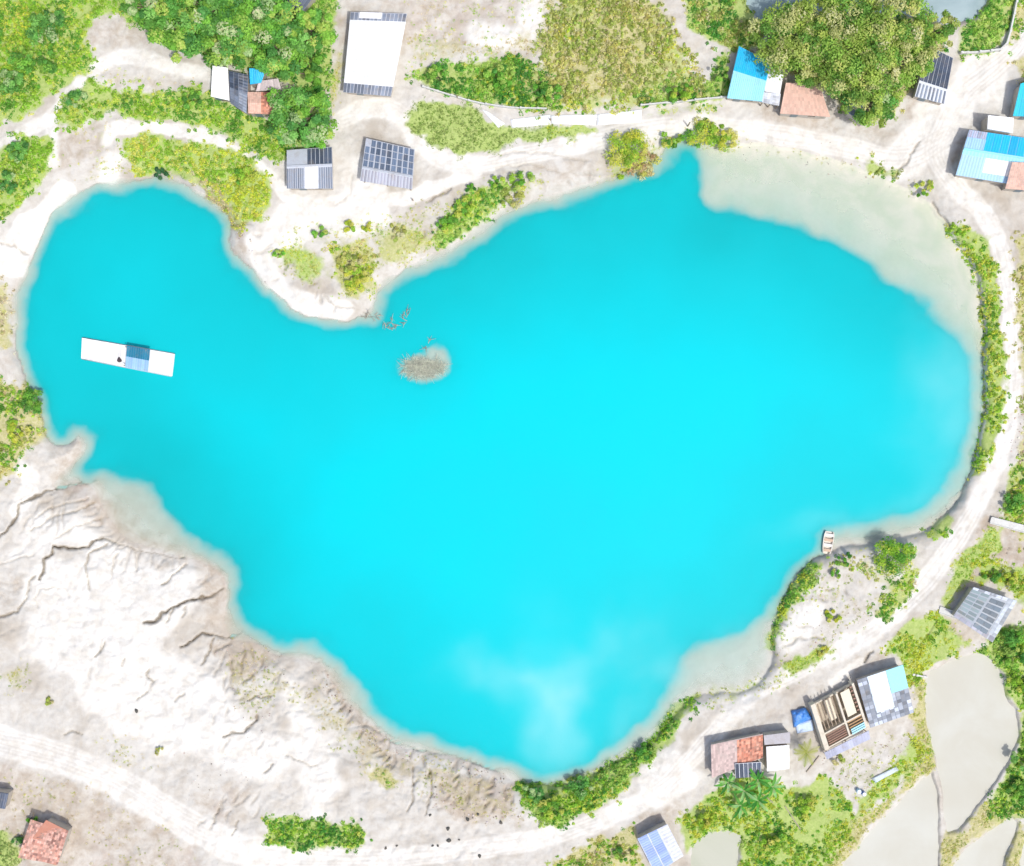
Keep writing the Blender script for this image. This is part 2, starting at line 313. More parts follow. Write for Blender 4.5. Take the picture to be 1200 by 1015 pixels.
# vegetation and soil regions --------------------------------------------------
# palettes: list of leaf colours
BR = [(.26,.50,.03),(.38,.62,.05),(.56,.70,.10),(.13,.36,.03)]
YG = [(.60,.68,.06),(.46,.62,.05),(.72,.72,.14),(.30,.52,.04)]
DK = [(.07,.28,.03),(.13,.38,.03),(.26,.52,.06),(.42,.62,.12)]
OL = [(.58,.56,.18),(.48,.52,.12),(.68,.62,.32),(.34,.44,.08)]
DRY = [(.64,.55,.32),(.56,.49,.26),(.50,.50,.18),(.72,.64,.44)]
RB = [(.54,.38,.20),(.48,.48,.10),(.62,.52,.24)]
BR, YG, DK, OL, DRY, RB = map(lift, (BR, YG, DK, OL, DRY, RB))
REG = [ # polygon, palette, height m, leaves per m2, name, label
 ([(-45,-45),(160,-45),(150,10),(120,15),(98,32),(95,50),(112,70),(95,88),(70,104),(45,124),(20,140),(-45,152)],BR,1.6,46,'undergrowth','dense light green scrub filling the top left corner beside the path'),
 ([(150,-45),(395,-45),(390,40),(385,100),(370,120),(380,165),(335,180),(330,130),(345,100),(300,80),(245,72),(200,50),(150,20)],DK,1.8,50,'undergrowth','dark green understorey beneath the upper left tree belt'),
 ([(890,30),(930,10),(1070,10),(1110,35),(1100,60),(1060,110),(1040,145),(1000,140),(970,100),(910,80)],OL+DK,1.4,40,'undergrowth','dim understorey beneath the olive trees by the top pond'),
 ([(-45,-45),(45,-45),(40,30),(25,60),(10,110),(-45,120)],YG,1.2,26,'tall_grass','yellow green grass among the scrub of the top left corner'),
 ([(-45,235),(5,170),(22,160),(56,158),(60,172),(54,200),(40,225),(22,245),(-45,290)],BR,1.3,46,'undergrowth','green scrub on the left edge below the path fork'),
 ([(68,142),(78,112),(105,95),(130,105),(165,108),(200,110),(230,105),(262,118),(300,138),(330,150),(342,188),(325,190),(300,175),(270,160),(240,150),(200,143),(160,140),(130,130),(110,140),(90,148)],BR,1.3,46,'undergrowth','long green band of low scrub between the two sandy paths'),
 ([(145,165),(170,158),(200,164),(240,168),(270,175),(295,190),(315,210),(320,235),(305,260),(280,266),(268,240),(255,228),(235,215),(210,208),(190,198),(160,205),(150,190)],YG,1.0,40,'undergrowth','yellow green scrub covering the small headland of the upper left bay'),
 ([(225,205),(255,215),(275,250),(290,262),(275,270),(262,245),(240,228)],DRY,.6,40,'dry_brush','brown dry brush on the bank below the yellow green headland'),
 ([(484,92),(500,78),(545,72),(600,65),(650,90),(665,130),(600,124),(560,118),(510,108)],DK,1.6,48,'undergrowth','dark green thicket behind the low wall right of the white hall'),
 ([(545,72),(600,66),(640,90),(650,128),(600,124),(560,110)],YG,1.3,14,'tall_grass','yellow green grass tips along the wall behind the dark thicket'),
 ([(625,80),(635,25),(675,-45),(745,-45),(785,25),(800,60),(825,90),(830,112),(750,124),(700,130),(640,128),(610,100)],OL+[(.44,.56,.12),(.52,.60,.16)],1.9,34,'thicket','large olive and straw coloured thicket at the top centre'),
 ([(765,20),(790,30),(802,62),(822,95),(790,110),(760,100),(755,60)],YG+OL,1.5,26,'undergrowth','yellower scrub on the right flank of the olive thicket'),
 ([(640,20),(680,-10),(720,10),(700,40),(650,50)],YG+OL,1.4,22,'undergrowth','yellower scrub on the top of the olive thicket'),
 ([(610,112),(650,108),(700,114),(770,106),(765,124),(700,129),(640,127)],YG+BR,1.0,30,'tall_grass','bright yellow green grass along the foot of the olive thicket'),
 ([(745,110),(790,85),(830,95),(850,58),(852,114),(800,120),(750,126)],DK,1.2,40,'undergrowth','green scrub between olive thicket and the blue roofed house'),
 ([(490,118),(540,122),(570,142),(600,152),(640,150),(690,152),(660,160),(600,165),(570,178),(540,180),(505,165),(478,146)],[(.28,.40,.10),(.22,.38,.06),(.34,.44,.14)],.35,40,'grass','soft green grass slope below the low wall'),
 ([(640,150),(680,147),(696,152),(680,158),(645,158)],YG,.4,36,'grass','small tuft row of yellow grass under the white sheets'),
 ([(750,132),(800,122),(850,120),(850,124),(800,132),(755,140)],YG,.3,26,'grass','thin yellow grass line above the lakeside track'),
 ([(798,-45),(870,-45),(885,20),(905,30),(890,52),(860,58),(830,46),(805,28)],DK+OL,1.4,44,'undergrowth','mixed green scrub left of the top pond'),
 ([(1122,62),(1125,32),(1148,18),(1163,-45),(1188,-45),(1178,50),(1150,62)],DK,1.5,46,'undergrowth','dark green scrub right of the top pond inside the wall corner'),
 ([(1190,-45),(1245,-45),(1245,20),(1200,30),(1180,58),(1182,30)],OL+BR,.8,40,'undergrowth','olive scrub outside the wall in the top right corner'),
 ([(1190,75),(1215,60),(1245,110),(1200,100)],OL,.8,30,'undergrowth','patchy scrub above the teal roofed house'),
 ([(1109,266),(1137,264),(1157,283),(1166,318),(1172,370),(1178,420),(1175,470),(1165,520),(1153,552),(1135,556),(1140,522),(1149,492),(1152,430),(1149,380),(1146,340),(1137,312),(1122,290)],BR+YG,.8,44,'hedge_growth','narrow green strip of plants between the right shore and the track'),
 ([(1188,280),(1245,270),(1245,600),(1195,640),(1178,600),(1188,560),(1200,500),(1192,380)],OL,.5,30,'grass','olive verge on the far side of the right hand track'),
 ([(1190,540),(1240,520),(1240,640),(1195,622),(1170,600)],BR,.8,40,'undergrowth','green scrub at the right edge above the concrete slab bridge'),
 ([(1180,612),(1158,625),(1128,650),(1110,690),(1100,708),(1110,716),(1126,690),(1145,660),(1170,640)],YG,.4,46,'grass','yellow green verge between track and the bare plot'),
 ([(1085,626),(1110,600),(1117,610),(1096,636)],BR,.6,46,'undergrowth','small green wedge of plants where the shore meets the track'),
 ([(898,760),(905,722),(922,690),(948,657),(966,662),(948,690),(925,712),(912,738),(906,760)],YG+DK,.9,50,'reed_growth','reedy green strip along the bank below the small boat'),
 ([(965,655),(1020,650),(1070,640),(1085,655),(1065,700),(1035,728),(1010,715),(1030,690),(990,668)],OL+BR,.5,13,'undergrowth','patchy low plants on the point beside the small boat'),
 ([(1030,722),(1045,690),(1066,664),(1078,668),(1062,698),(1040,726)],BR,.6,40,'undergrowth','green strip on the lake side of the track near the point'),
 ([(920,782),(935,770),(965,757),(975,765),(950,778),(930,790)],YG,.4,36,'grass','yellow grass patch on the bank of the narrow bay'),
 ([(1040,760),(1062,735),(1095,715),(1112,728),(1100,752),(1085,770),(1120,765),(1080,788),(1076,800),(1066,800),(1055,775)],YG+BR,.5,38,'undergrowth','green slope between the track and the upper mud pond'),
 ([(1076,800),(1084,800),(1084,842),(1091,872),(1097,900),(1075,914),(1040,945),(1010,980),(985,1012),(960,1060),(935,1060),(985,985),(1000,962),(1060,925),(1082,880),(1070,842)],OL+YG,.35,42,'grass','grassy bank along the left side of the mud ponds'),
 ([(1000,962),(1040,930),(1062,905),(1082,880),(1072,868),(1050,895),(1010,930)],YG,.5,36,'grass','bright yellow green border above the grassy bank'),
 ([(1150,762),(1165,740),(1245,720),(1245,830),(1198,832),(1180,812),(1178,788)],BR+DK,1.0,52,'undergrowth','bright green scrub right of the upper mud pond'),
 ([(1198,835),(1245,830),(1245,960),(1190,958),(1160,955),(1162,930),(1190,888)],DK+BR,1.0,46,'undergrowth','green scrub at the right edge between the mud ponds'),
 ([(1108,978),(1127,975),(1160,935),(1195,955),(1183,956),(1150,978),(1128,994),(1116,1010),(1106,1060),(1101,1060),(1102,990)],OL,.3,36,'grass','brownish grass bund between the three lower ponds'),
 ([(1195,965),(1203,985),(1190,1060),(1176,1060),(1180,1010),(1190,985)],OL,.3,36,'grass','grass bund in the bottom right corner'),
 ([(1150,650),(1175,665),(1245,660),(1245,725),(1195,705),(1180,688),(1145,680)],YG,.8,40,'undergrowth','yellow green bushes above the grey panelled shed'),
 ([(608,916),(640,919),(690,906),(740,881),(765,864),(783,832),(812,812),(822,815),(803,835),(788,862),(768,886),(745,905),(720,930),(690,948),(660,966),(635,962),(610,945)],BR+DK,1.1,52,'undergrowth','lush green growth along the bottom shore above the track'),
 ([(675,945),(700,925),(740,905),(750,908),(722,934),(695,948)],YG,.6,40,'grass','yellow grass fringe under the bottom shore growth'),
 ([(845,920),(870,905),(900,915),(940,930),(960,908),(985,925),(1000,945),(998,966),(980,1000),(950,1060),(868,1060),(866,985),(852,975),(800,962),(820,942)],BR+YG,.6,34,'undergrowth','patchy green garden growth below the lower houses'),
 ([(870,985),(885,970),(920,940),(990,930),(1000,950),(960,1000),(900,1040),(872,1040)],DK,.7,16,'undergrowth','darker weeds mixed through the garden growth'),
 ([(640,1060),(650,1010),(700,985),(740,972),(750,1000),(765,1060)],OL+BR,.5,36,'undergrowth','weedy verge left of the blue roofed shed at the bottom'),
 ([(795,960),(840,945),(850,975),(815,985),(805,1000)],YG+BR,.5,34,'undergrowth','weedy verge right of the blue roofed shed at the bottom'),
 ([(312,962),(340,957),(400,965),(428,970),(430,990),(380,996),(315,990)],DK+BR,1.0,60,'tall_grass','oblong island of dark green grass on the white sand'),
 ([(-45,450),(30,450),(46,456),(52,480),(58,514),(32,524),(12,553),(-45,600)],OL+BR,.9,36,'undergrowth','green scrub on the left shore above the sand spit'),
 ([(-45,325),(8,330),(18,370),(16,410),(-45,430)],DRY,.5,24,'dry_brush','straw coloured brush on the left shore'),
 ([(-45,965),(10,975),(22,1000),(24,1060),(-45,1060)],[(.30,.42,.12),(.24,.38,.10)],.4,46,'grass','pale green lawn left of the terracotta roof'),
 ([(505,278),(530,245),(550,226),(580,215),(600,222),(575,252),(550,272),(520,290)],BR+DK,1.0,48,'undergrowth','fresh green scrub strip above the middle shore'),
 ([(440,265),(470,255),(510,270),(515,290),(480,305),(455,318),(440,300)],DRY+YG,.4,22,'grass','sparse yellowed plants on the middle bank'),
 ([(385,290),(430,275),(442,300),(440,345),(410,350),(395,330)],OL+YG,.5,30,'grass','olive low plants across the sandy point'),
 ([(320,290),(350,285),(380,300),(382,325),(360,332),(335,312)],YG+OL,.4,24,'undergrowth','speckled low plants on the left of the sandy point'),
 ([(475,75),(480,45),(520,35),(560,50),(600,45),(620,20),(640,60),(600,66),(545,72),(500,78)],DRY,.3,14,'dry_grass','sparse dry grass right of the white hall'),
 ([(280,740),(320,765),(350,800),(380,800),(420,850),(470,880),(540,895),(600,920),(610,960),(560,965),(500,930),(440,920),(400,880),(330,820),(290,840),(260,800)],DRY+OL,.25,11,'dry_grass','thin dry tufts on the eroded bottom left bank'),
 ([(0,790),(30,770),(32,810),(5,820)],OL,.2,14,'dry_grass','faded grass patch near the left edge above the wide track'),
 ([(425,905),(450,903),(470,915),(462,922),(440,918)],OL+DK,.4,36,'grass','small olive grass patch on the bottom left bank'),
 ([(110,860),(150,865),(180,895),(150,905),(125,880)],OL+DRY,.2,12,'dry_grass','scattered dry tufts beside the wide white track'),
 ([(120,190),(160,190),(150,205),(105,210)],OL,.3,14,'grass','tiny olive tufts beside the upper left beach'),
 ([(385,85),(395,55),(404,60),(402,90),(385,140),(380,120)],OL+YG,.4,24,'grass','olive grass between the big trees and the white hall'),
 ([(318,280),(360,262),(430,258),(520,232),(600,200),(640,205),(640,228),(560,258),(500,295),(440,330),(438,355),(400,345),(360,335),(330,318)],YG+OL,.35,9,'sparse_grass','thin tufts of grass dotted over the sandy point and middle bank'),
 ([(60,150),(130,130),(145,170),(140,205),(60,215)],YG+DRY,.3,6,'sparse_grass','thin tufts on the tan ground above the upper left bay'),
 ([(110,75),(260,100),(260,125),(110,105)],YG+DRY,.3,7,'sparse_grass','thin tufts along the sandy clearing below the tree belt'),
 ([(905,740),(925,690),(960,660),(1080,640),(1060,700),(1000,740),(940,775),(905,790)],YG+OL,.4,7,'sparse_grass','thin grass and weeds over the sandy point by the small boat'),
 ([(955,885),(1060,855),(1075,880),(1040,925),(1000,940)],YG+OL,.3,9,'sparse_grass','sparse weeds in the pale yard below the half built house'),
 ([(470,0),(650,0),(640,60),(480,90)],DRY+YG,.3,7,'sparse_grass','dry tufts over the tan ground right of the white hall'),
 ([(0,900),(120,920),(230,1000),(100,1060),(0,1060)],DRY+OL,.2,5,'sparse_grass','faded tufts on the tan ground of the lower left corner'),
 ([(820,800),(900,790),(935,770),(990,750),(985,770),(900,810),(830,840)],YG+OL,.3,12,'sparse_grass','grass line between the narrow bay and the track'),
 ([(1100,720),(1140,755),(1080,790),(1060,760)],YG,.4,26,'grass','grass around the small footbridge beam'),
 ([(700,215),(720,185),(800,150),(870,160),(860,180),(780,180),(740,208)],YG+OL,.4,14,'sparse_grass','grass around the three lakeside bushes'),
 ([(860,170),(1000,185),(1050,205),(1090,235),(1070,225),(1000,200),(880,178)],OL+DRY,.3,7,'sparse_grass','dry tufts on the edge of the shallow shelf'),
 ([(1006,190),(1020,189),(1052,204),(1046,209),(1020,203)],BR+OL,.5,44,'undergrowth','small green patch on the upper right shore'),
]
mg = np.zeros(MX.shape); mo = np.zeros(MX.shape)
def addmask(arr, poly, lo=-9, hi=7, val=1.0, nz=16):
    b = np.array(poly); i0, i1 = np.searchsorted(GX, [b[:, 0].min() - 14, b[:, 0].max() + 14]); j0, j1 = np.searchsorted(GY, [b[:, 1].min() - 14, b[:, 1].max() + 14])
    x = MX[j0:j1, i0:i1]; y = MY[j0:j1, i0:i1]
    d = sdf(poly, x, y) + (fbm(x, y, 12, 4, 21) - .5) * nz
    arr[j0:j1, i0:i1] = np.maximum(arr[j0:j1, i0:i1], ss(lo, hi, d) * val)
for P_, pal, h, dn, nm, lb in REG:
    dry = pal in (DRY, OL) or pal[0] in (DRY[0], OL[0])
    addmask(mo if dry else mg, P_, val=min(1.0, dn / 30.0), lo=-20 if nm == 'thicket' else -9, hi=30 if nm == 'thicket' else 7 if dn > 30 else 14, nz=34 if nm == 'thicket' else 16)
farm = ss(30, 120, np.maximum(np.maximum(-MX, MX - 1200), np.maximum(-MY, MY - 1015)))
mg = np.maximum(mg, farm * ss(.48, .56, fbm(MX, MY, 260, 4, 31)))
mo = np.maximum(mo, farm * ss(.5, .6, fbm(MX, MY, 180, 4, 32)) * .8)
md = np.zeros(MX.shape)
DIRT = [([(60,530),(100,505),(110,540),(160,550),(200,590),(270,655),(290,700),(280,750),(240,740),(200,655),(120,620),(60,575)],.55),([(0,890),(70,905),(150,940),(230,985),(260,1060),(-40,1060),(-40,880)],.55),([(60,150),(120,140),(125,185),(60,210)],.55),([(100,20),(150,10),(200,40),(200,70),(140,60),(105,55)],.5),([(120,85),(230,95),(240,108),(130,105)],.45),
 ([(385,10),(650,-40),(650,60),(480,60),(400,60)],.5),([(430,150),(490,160),(495,225),(430,225)],.35),([(1060,80),(1110,60),(1120,130),(1060,150)],.5),([(880,122),(1050,140),(1060,170),(900,150)],.45),([(1108,170),(1135,148),(1130,190),(1112,200)],.9),
 ([(1140,600),(1245,600),(1245,690),(1150,690),(1130,700),(1110,725),(1120,690)],.65),([(1090,715),(1130,705),(1165,755),(1100,765)],.55),([(975,785),(1000,770),(1060,760),(1000,800)],.6),([(840,850),(930,820),(930,860),(840,865)],.35),
 ([(750,945),(800,930),(800,960),(750,985),(735,975)],.6),([(500,900),(600,915),(610,965),(540,970),(510,940)],.75),([(245,755),(290,748),(330,770),(300,800),(270,800)],.7),([(290,800),(330,830),(300,860),(270,830)],.35),
 ([(370,765),(410,800),(440,850),(470,875),(500,900),(470,930),(420,870),(390,820)],.65),([(920,780),(960,800),(1000,800),(940,870),(930,850)],.3),([(950,880),(1010,870),(1070,850),(1060,900),(1000,935),(960,905)],.3),
 ([(560,170),(700,165),(740,200),(640,230),(560,225)],.35),([(130,640),(200,655),(260,680),(265,740),(220,700),(130,660)],.5),([(0,660),(40,670),(30,700),(0,710)],.4),([(220,930),(300,900),(290,975),(230,960)],.4),
 ([(270,268),(300,270),(290,300),(310,340),(270,300)],.6),([(960,655),(1030,670),(1030,720),(980,740),(910,740)],.25),([(880,172),(950,172),(960,190),(890,185)],.3),([(1085,230),(1100,240),(1118,268),(1110,275)],.6),([(0,400),(18,400),(25,450),(-40,450)],.4)]
for P_, v in DIRT: addmask(md, P_, -12, 14, v, 22)
mr = np.zeros(MX.shape); rut = np.zeros(MX.shape)
for pl, hw, fe in ROADS:
    b = np.array(pl); i0, i1 = np.searchsorted(GX, [b[:, 0].min() - 50, b[:, 0].max() + 50]); j0, j1 = np.searchsorted(GY, [b[:, 1].min() - 50, b[:, 1].max() + 50])
    x = MX[j0:j1, i0:i1]; y = MY[j0:j1, i0:i1]
    d = pld(smoothpoly(pl, 2, False), x, y) + (fbm(x, y, 14, 4, 41) - .5) * 8 + (fbm(x, y, 48, 4, 44) - .5) * (46 if hw >= 14 and fe > 8 or fe > 20 else 0)
    mr[j0:j1, i0:i1] = np.maximum(mr[j0:j1, i0:i1], ss(hw + fe, hw - fe * .3, d))
    if hw > 8 and len(pl) > 8:
        dc = pld(smoothpoly(pl, 2, False), x, y) + (fbm(x, y, 60, 3, 42) - .5) * 7; on = ss(.35, .6, fbm(x, y, 45, 4, 43))
        for o_, w_ in ((3.2, 1.3), (7.5, 1.1), (12, 1.5)): rut[j0:j1, i0:i1] = np.maximum(rut[j0:j1, i0:i1], on * np.exp(-((dc - o_) / w_) ** 2))
mk = np.zeros(MX.shape)   # darker brown tone along the cracks and rills
for pl, hw, dpt in CRACKS:
    b = np.array(pl); i0, i1 = np.searchsorted(GX, [b[:, 0].min() - 9, b[:, 0].max() + 9]); j0, j1 = np.searchsorted(GY, [b[:, 1].min() - 9, b[:, 1].max() + 9])
    x = MX[j0:j1, i0:i1]; y = MY[j0:j1, i0:i1]
    jx = x + (fbm(x, y, 7, 2, 13) - .5) * 5; jy = y + (fbm(x, y, 7, 2, 14) - .5) * 5
    mk[j0:j1, i0:i1] = np.maximum(mk[j0:j1, i0:i1], min(1, dpt) * np.exp(-(pld(pl, jx, jy) / (hw * .62)) ** 2))
def rills(poly, n, length, dmax, wmax, wob, sd=0):
    b = np.array(poly); rr_ = np.random.default_rng(len(poly) * 31 + n)
    for _ in range(n):
        for _t in range(30):
            x0 = rr_.uniform(b[:, 0].min(), b[:, 0].max()); y0 = rr_.uniform(b[:, 1].min(), b[:, 1].max())
            if sdf(poly, np.array([x0]), np.array([y0]))[0] > 0: break
        ln = rr_.uniform(.4, 1) * length; stp = 0.9; k = 0; ph_ = 0.0; x_, y_ = x0, y0
        while k * stp < ln:
            i_ = int(np.clip(np.searchsorted(GX, x_), 5, len(GX) - 6)); j_ = int(np.clip(np.searchsorted(GY, y_), 5, len(GY) - 6))
            if DS[j_, i_] < -1: break
            gx_ = DS[j_, i_ + 4] - DS[j_, i_ - 4]; gy_ = DS[j_ + 4, i_] - DS[j_ - 4, i_]; a_ = math.atan2(-gy_, -gx_)
            if k % 5 == 0: ph_ = ph_ * .6 + rr_.normal(0, .28)
            a_ += wob * (float(fbm(np.array([x_]), np.array([y_]), 14, 2, 91)[0]) - .5) * 2 + ph_
            f_ = math.sin(math.pi * min(1, .12 + .88 * k * stp / ln)) ** .6; w_ = 1.0 + wmax * f_; dd_ = dmax * f_
            q = ((MX[j_ - 3:j_ + 4, i_ - 3:i_ + 4] - x_) ** 2 + (MY[j_ - 3:j_ + 4, i_ - 3:i_ + 4] - y_) ** 2) / w_ ** 2
            e = np.exp(-q); RI[j_ - 3:j_ + 4, i_ - 3:i_ + 4] = np.maximum(RI[j_ - 3:j_ + 4, i_ - 3:i_ + 4], e * dd_)
            x_ += math.cos(a_) * stp; y_ += math.sin(a_) * stp; k += 1
RI = np.zeros(MX.shape)
rills([(110,630),(150,640),(230,655),(235,690),(130,680)], 16, 34, .22, .5, .5)
rills([(0,585),(60,575),(115,590),(110,620),(20,640)], 8, 60, .25, .5, .6)
rills([(240,745),(330,765),(345,790),(290,850),(250,800)], 16, 26, .35, .5, 1.3)
rills([(370,765),(400,800),(440,850),(500,885),(610,915),(600,960),(500,935),(450,900),(400,850),(370,800)], 50, 20, .38, .5, 1.0)
rills([(220,930),(300,940),(300,985),(230,970)], 10, 22, .3, .5, .6)
rills([(60,740),(250,820),(330,900),(180,900)], 8, 22, .25, .5, 1.4)
rills([(265,265),(300,290),(345,355),(410,368),(400,345),(330,300),(300,260)], 12, 20, .3, .5, 1.2)
rills([(480,300),(560,255),(640,225),(760,190),(760,170),(640,205),(560,230),(480,280)], 20, 20, .3, .5, 1.2)
rills([(905,760),(925,690),(955,665),(1000,690),(960,760)], 12, 20, .3, .5, 1.2)
GZ = np.where(DS > 0, np.maximum(GZ - RI, np.minimum(GZ, .05)), GZ); mk = np.maximum(mk, np.clip(RI * 1.25, 0, .75))
wet = ss(9, -2, DS) * (DS > -400)
green = np.clip(np.maximum(mg, mo), 0, 1); gold = np.where(green > 0, mo / (mg + mo + 1e-6), 0)
A1 = np.stack([green, md * (1 - mr * .6), mr * (1 - green * .7)], -1).reshape(-1, 3)
shelf = ss(790, 840, MX) * ss(330, 200, np.abs(MY - 330)) * (DS < 4)   # greenish silt of the upper right shelf
A2 = np.stack([mk, gold, wet], -1).reshape(-1, 3)
A3 = np.stack([shelf, farm, rut], -1).reshape(-1, 3)

def ground_material():
    m, t, p = newmat('sandy_ground'); pos = N(t, 'ShaderNodeNewGeometry').outputs['Position']
    def att(n):
        a = N(t, 'ShaderNodeAttribute', attribute_name=n); s_ = N(t, 'ShaderNodeSeparateColor'); L(t, a.outputs['Color'], s_.inputs[0]); return s_.outputs
    g, d, r = att('m_a'); k, go, wt = att('m_b'); sh, fa, ru = att('m_c')
    n_big = noise(t, pos, .09, 6, .6, .4); n_mid = noise(t, pos, .55, 7, .68, .3); n_fine = noise(t, pos, 3.2, 5, .7)
    n_tan = noise(t, pos, .23, 6, .65, .6)
    sand = mixc(t, mrange(t, n_mid, .35, .7), (.625, .61, .56), (.53, .495, .43))
    sand = mixc(t, mrange(t, n_big, .5, .68), sand, (.47, .425, .355))
    dirtc = mixc(t, mrange(t, n_mid, .3, .7), (.54, .47, .38), (.40, .33, .25))
    dirtc = mixc(t, mrange(t, n_tan, .5, .65), dirtc, (.45, .365, .30))
    df = mth(t, 'ADD', d, mth(t, 'MULTIPLY', mth(t, 'SUBTRACT', n_mid, .5), .9)); df = mrange(t, df, .15, .95)
    df = mth(t, 'MULTIPLY', df, mrange(t, d, 0.0, .25))
    col = mixc(t, df, sand, dirtc)
    rd = mixc(t, mrange(t, n_mid, .3, .75), (.80, .79, .74), (.64, .61, .54))
    rf = mrange(t, mth(t, 'ADD', r, mth(t, 'MULTIPLY', mth(t, 'SUBTRACT', n_mid, .5), .5)), .1, .9)
    col = mixc(t, rf, col, rd)
    col = mixc(t, mth(t, 'MULTIPLY', ru, .32), col, (.42, .38, .32))
    gr = mixc(t, mrange(t, n_fine, .3, .7), (.46, .54, .20), (.33, .45, .12))
    ol = mixc(t, mrange(t, n_fine, .3, .7), (.58, .53, .32), (.42, .42, .17))
    grc = mixc(t, go, gr, ol)
    gf = mrange(t, mth(t, 'ADD', g, mth(t, 'MULTIPLY', mth(t, 'SUBTRACT', n_mid, .5), .9)), .25, .75)
    col = mixc(t, gf, col, grc)
    speck = mth(t, 'MULTIPLY', mrange(t, n_fine, .62, .75), mth(t, 'MULTIPLY', mth(t, 'SUBTRACT', 1.0, rf), .55))
    col = mixc(t, speck, col, (.30, .26, .20))
    col = mixc(t, mth(t, 'MULTIPLY', sh, .9), col, mixc(t, mrange(t, n_tan, .35, .65), mixc(t, n_mid, (.50, .56, .40), (.62, .64, .50)), (.72, .68, .58)))
    col = mixc(t, mth(t, 'MULTIPLY', wt, .05), col, (.52, .46, .38))
    col = mixc(t, mth(t, 'MULTIPLY', k, .85), col, (.16, .13, .09))
    L(t, col, p.inputs['Base Color']); p.inputs['Roughness'].default_value = .95; p.inputs['Specular IOR Level'].default_value = .1
    b = N(t, 'ShaderNodeBump'); b.inputs['Distance'].default_value = .22; b.inputs['Strength'].default_value = .5
    hh = mth(t, 'ADD', mth(t, 'MULTIPLY', n_mid, .8), mth(t, 'MULTIPLY', n_fine, .35)); L(t, hh, b.inputs['Height']); L(t, b.outputs[0], p.inputs['Normal'])
    return m
ny, nx = MX.shape
idx = np.arange(nx * ny).reshape(ny, nx)
F = np.stack([idx[1:, :-1], idx[1:, 1:], idx[:-1, 1:], idx[:-1, :-1]], -1).reshape(-1, 4)
g_o = quads('ground', atv(MX.ravel(), MY.ravel(), GZ.ravel()), F, ground_material(), attrs={'m_a': A1, 'm_b': A2, 'm_c': A3}, smooth=True)
tag(g_o, kind='structure')

# ------------------------------------------------------------------ water
def lake_material():
    m, t, p = newmat('turquoise_water'); pos = N(t, 'ShaderNodeNewGeometry').outputs['Position']
    a = N(t, 'ShaderNodeAttribute', attribute_name='depth'); s_ = N(t, 'ShaderNodeSeparateColor'); L(t, a.outputs['Color'], s_.inputs[0])
    dep, pale_patch, ctr = s_.outputs
    n1 = noise(t, pos, .035, 4, .5, .5); n2 = noise(t, pos, .3, 5, .6)
    deep = mixc(t, ctr, (.004, .42, .445), (.0, .60, .665))
    deep = mixc(t, mth(t, 'MULTIPLY', mrange(t, n1, .35, .7), .35), deep, (.008, .52, .57))
    col = mixc(t, mrange(t, dep, .1, 1.1), (.50, .66, .56), deep)
    col = mixc(t, pale_patch, col, (.42, .74, .74))  # blends to a paler cyan inside the blobs
    L(t, col, p.inputs['Base Color']); p.inputs['Roughness'].default_value = .12; p.inputs['IOR'].default_value = 1.33; p.inputs['Specular IOR Level'].default_value = .25
    b = N(t, 'ShaderNodeBump'); b.inputs['Distance'].default_value = .10; b.inputs['Strength'].default_value = .2
    L(t, noise(t, pos, 1.1, 5, .65, .8), b.inputs['Height']); L(t, b.outputs[0], p.inputs['Normal'])
    tr = N(t, 'ShaderNodeBsdfTransparent'); mx = N(t, 'ShaderNodeMixShader')
    cloud = mth(t, 'ADD', dep, mth(t, 'MULTIPLY', mth(t, 'SUBTRACT', n2, .5), mth(t, 'MULTIPLY', dep, .7)))
    al = mth(t, 'SUBTRACT', 1.0, mth(t, 'POWER', 2.718, mth(t, 'MULTIPLY', cloud, -2.1)), clamp=True)
    L(t, al, mx.inputs[0]); L(t, tr.outputs[0], mx.inputs[1]); L(t, p.outputs[0], mx.inputs[2]); L(t, mx.outputs[0], t.nodes['Material Output'].inputs[0])
    return m
wx = np.arange(-4, 1180, 3.0); wy = np.arange(160, 935, 3.0); WX, WY = np.meshgrid(wx, wy)
WZ, WDS, WDD = hmap(WX, WY, True); dep = np.clip(-WZ, 0, 8)
def blob(cx, cy, rx, ry, ang=0, p=1.0):
    cx = cx + (fbm(WX, WY, 60, 3, 53) - .5) * 70; cy = cy + (fbm(WX, WY, 60, 3, 54) - .5) * 70
    ca, sa = math.cos(R(ang)), math.sin(R(ang)); X = (WX - cx) * ca + (WY - cy) * sa; Y = -(WX - cx) * sa + (WY - cy) * ca
    return np.exp(-((X / rx) ** 2 + (Y / ry) ** 2) ** p)
pale_patch = .7 * blob(650, 830, 26, 70, -8) + .5 * blob(625, 800, 50, 26, 10) + .5 * blob(700, 765, 60, 28, -35) + .3 * blob(560, 790, 40, 24) + .55 * blob(820, 775, 70, 30, -12) \
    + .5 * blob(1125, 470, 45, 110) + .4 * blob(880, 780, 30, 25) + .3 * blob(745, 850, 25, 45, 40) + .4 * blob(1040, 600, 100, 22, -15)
pale_patch = np.clip(pale_patch * .33 * ss(-.3, .8, fbm(WX, WY, 55, 4, 51)) * 1.3, 0, 1)  # soft pale patches in the lake colour, broken up by noise
ctr = ss(5, 200, WDD) * .55 + .45 * ss(180, 420, WX) * ss(260, 520, WY) + .35 * (fbm(WX, WY, 110, 4, 52) - .5)
ctr = np.clip(ctr, 0, 1)
wi = np.arange(WX.size).reshape(WX.shape); keep = (np.minimum(np.minimum(WZ[1:, 1:], WZ[:-1, :-1]), np.minimum(WZ[1:, :-1], WZ[:-1, 1:])) < .12) & (WDS[1:, 1:] < 12)
F = np.stack([wi[1:, :-1], wi[1:, 1:], wi[:-1, 1:], wi[:-1, :-1]], -1)[keep]
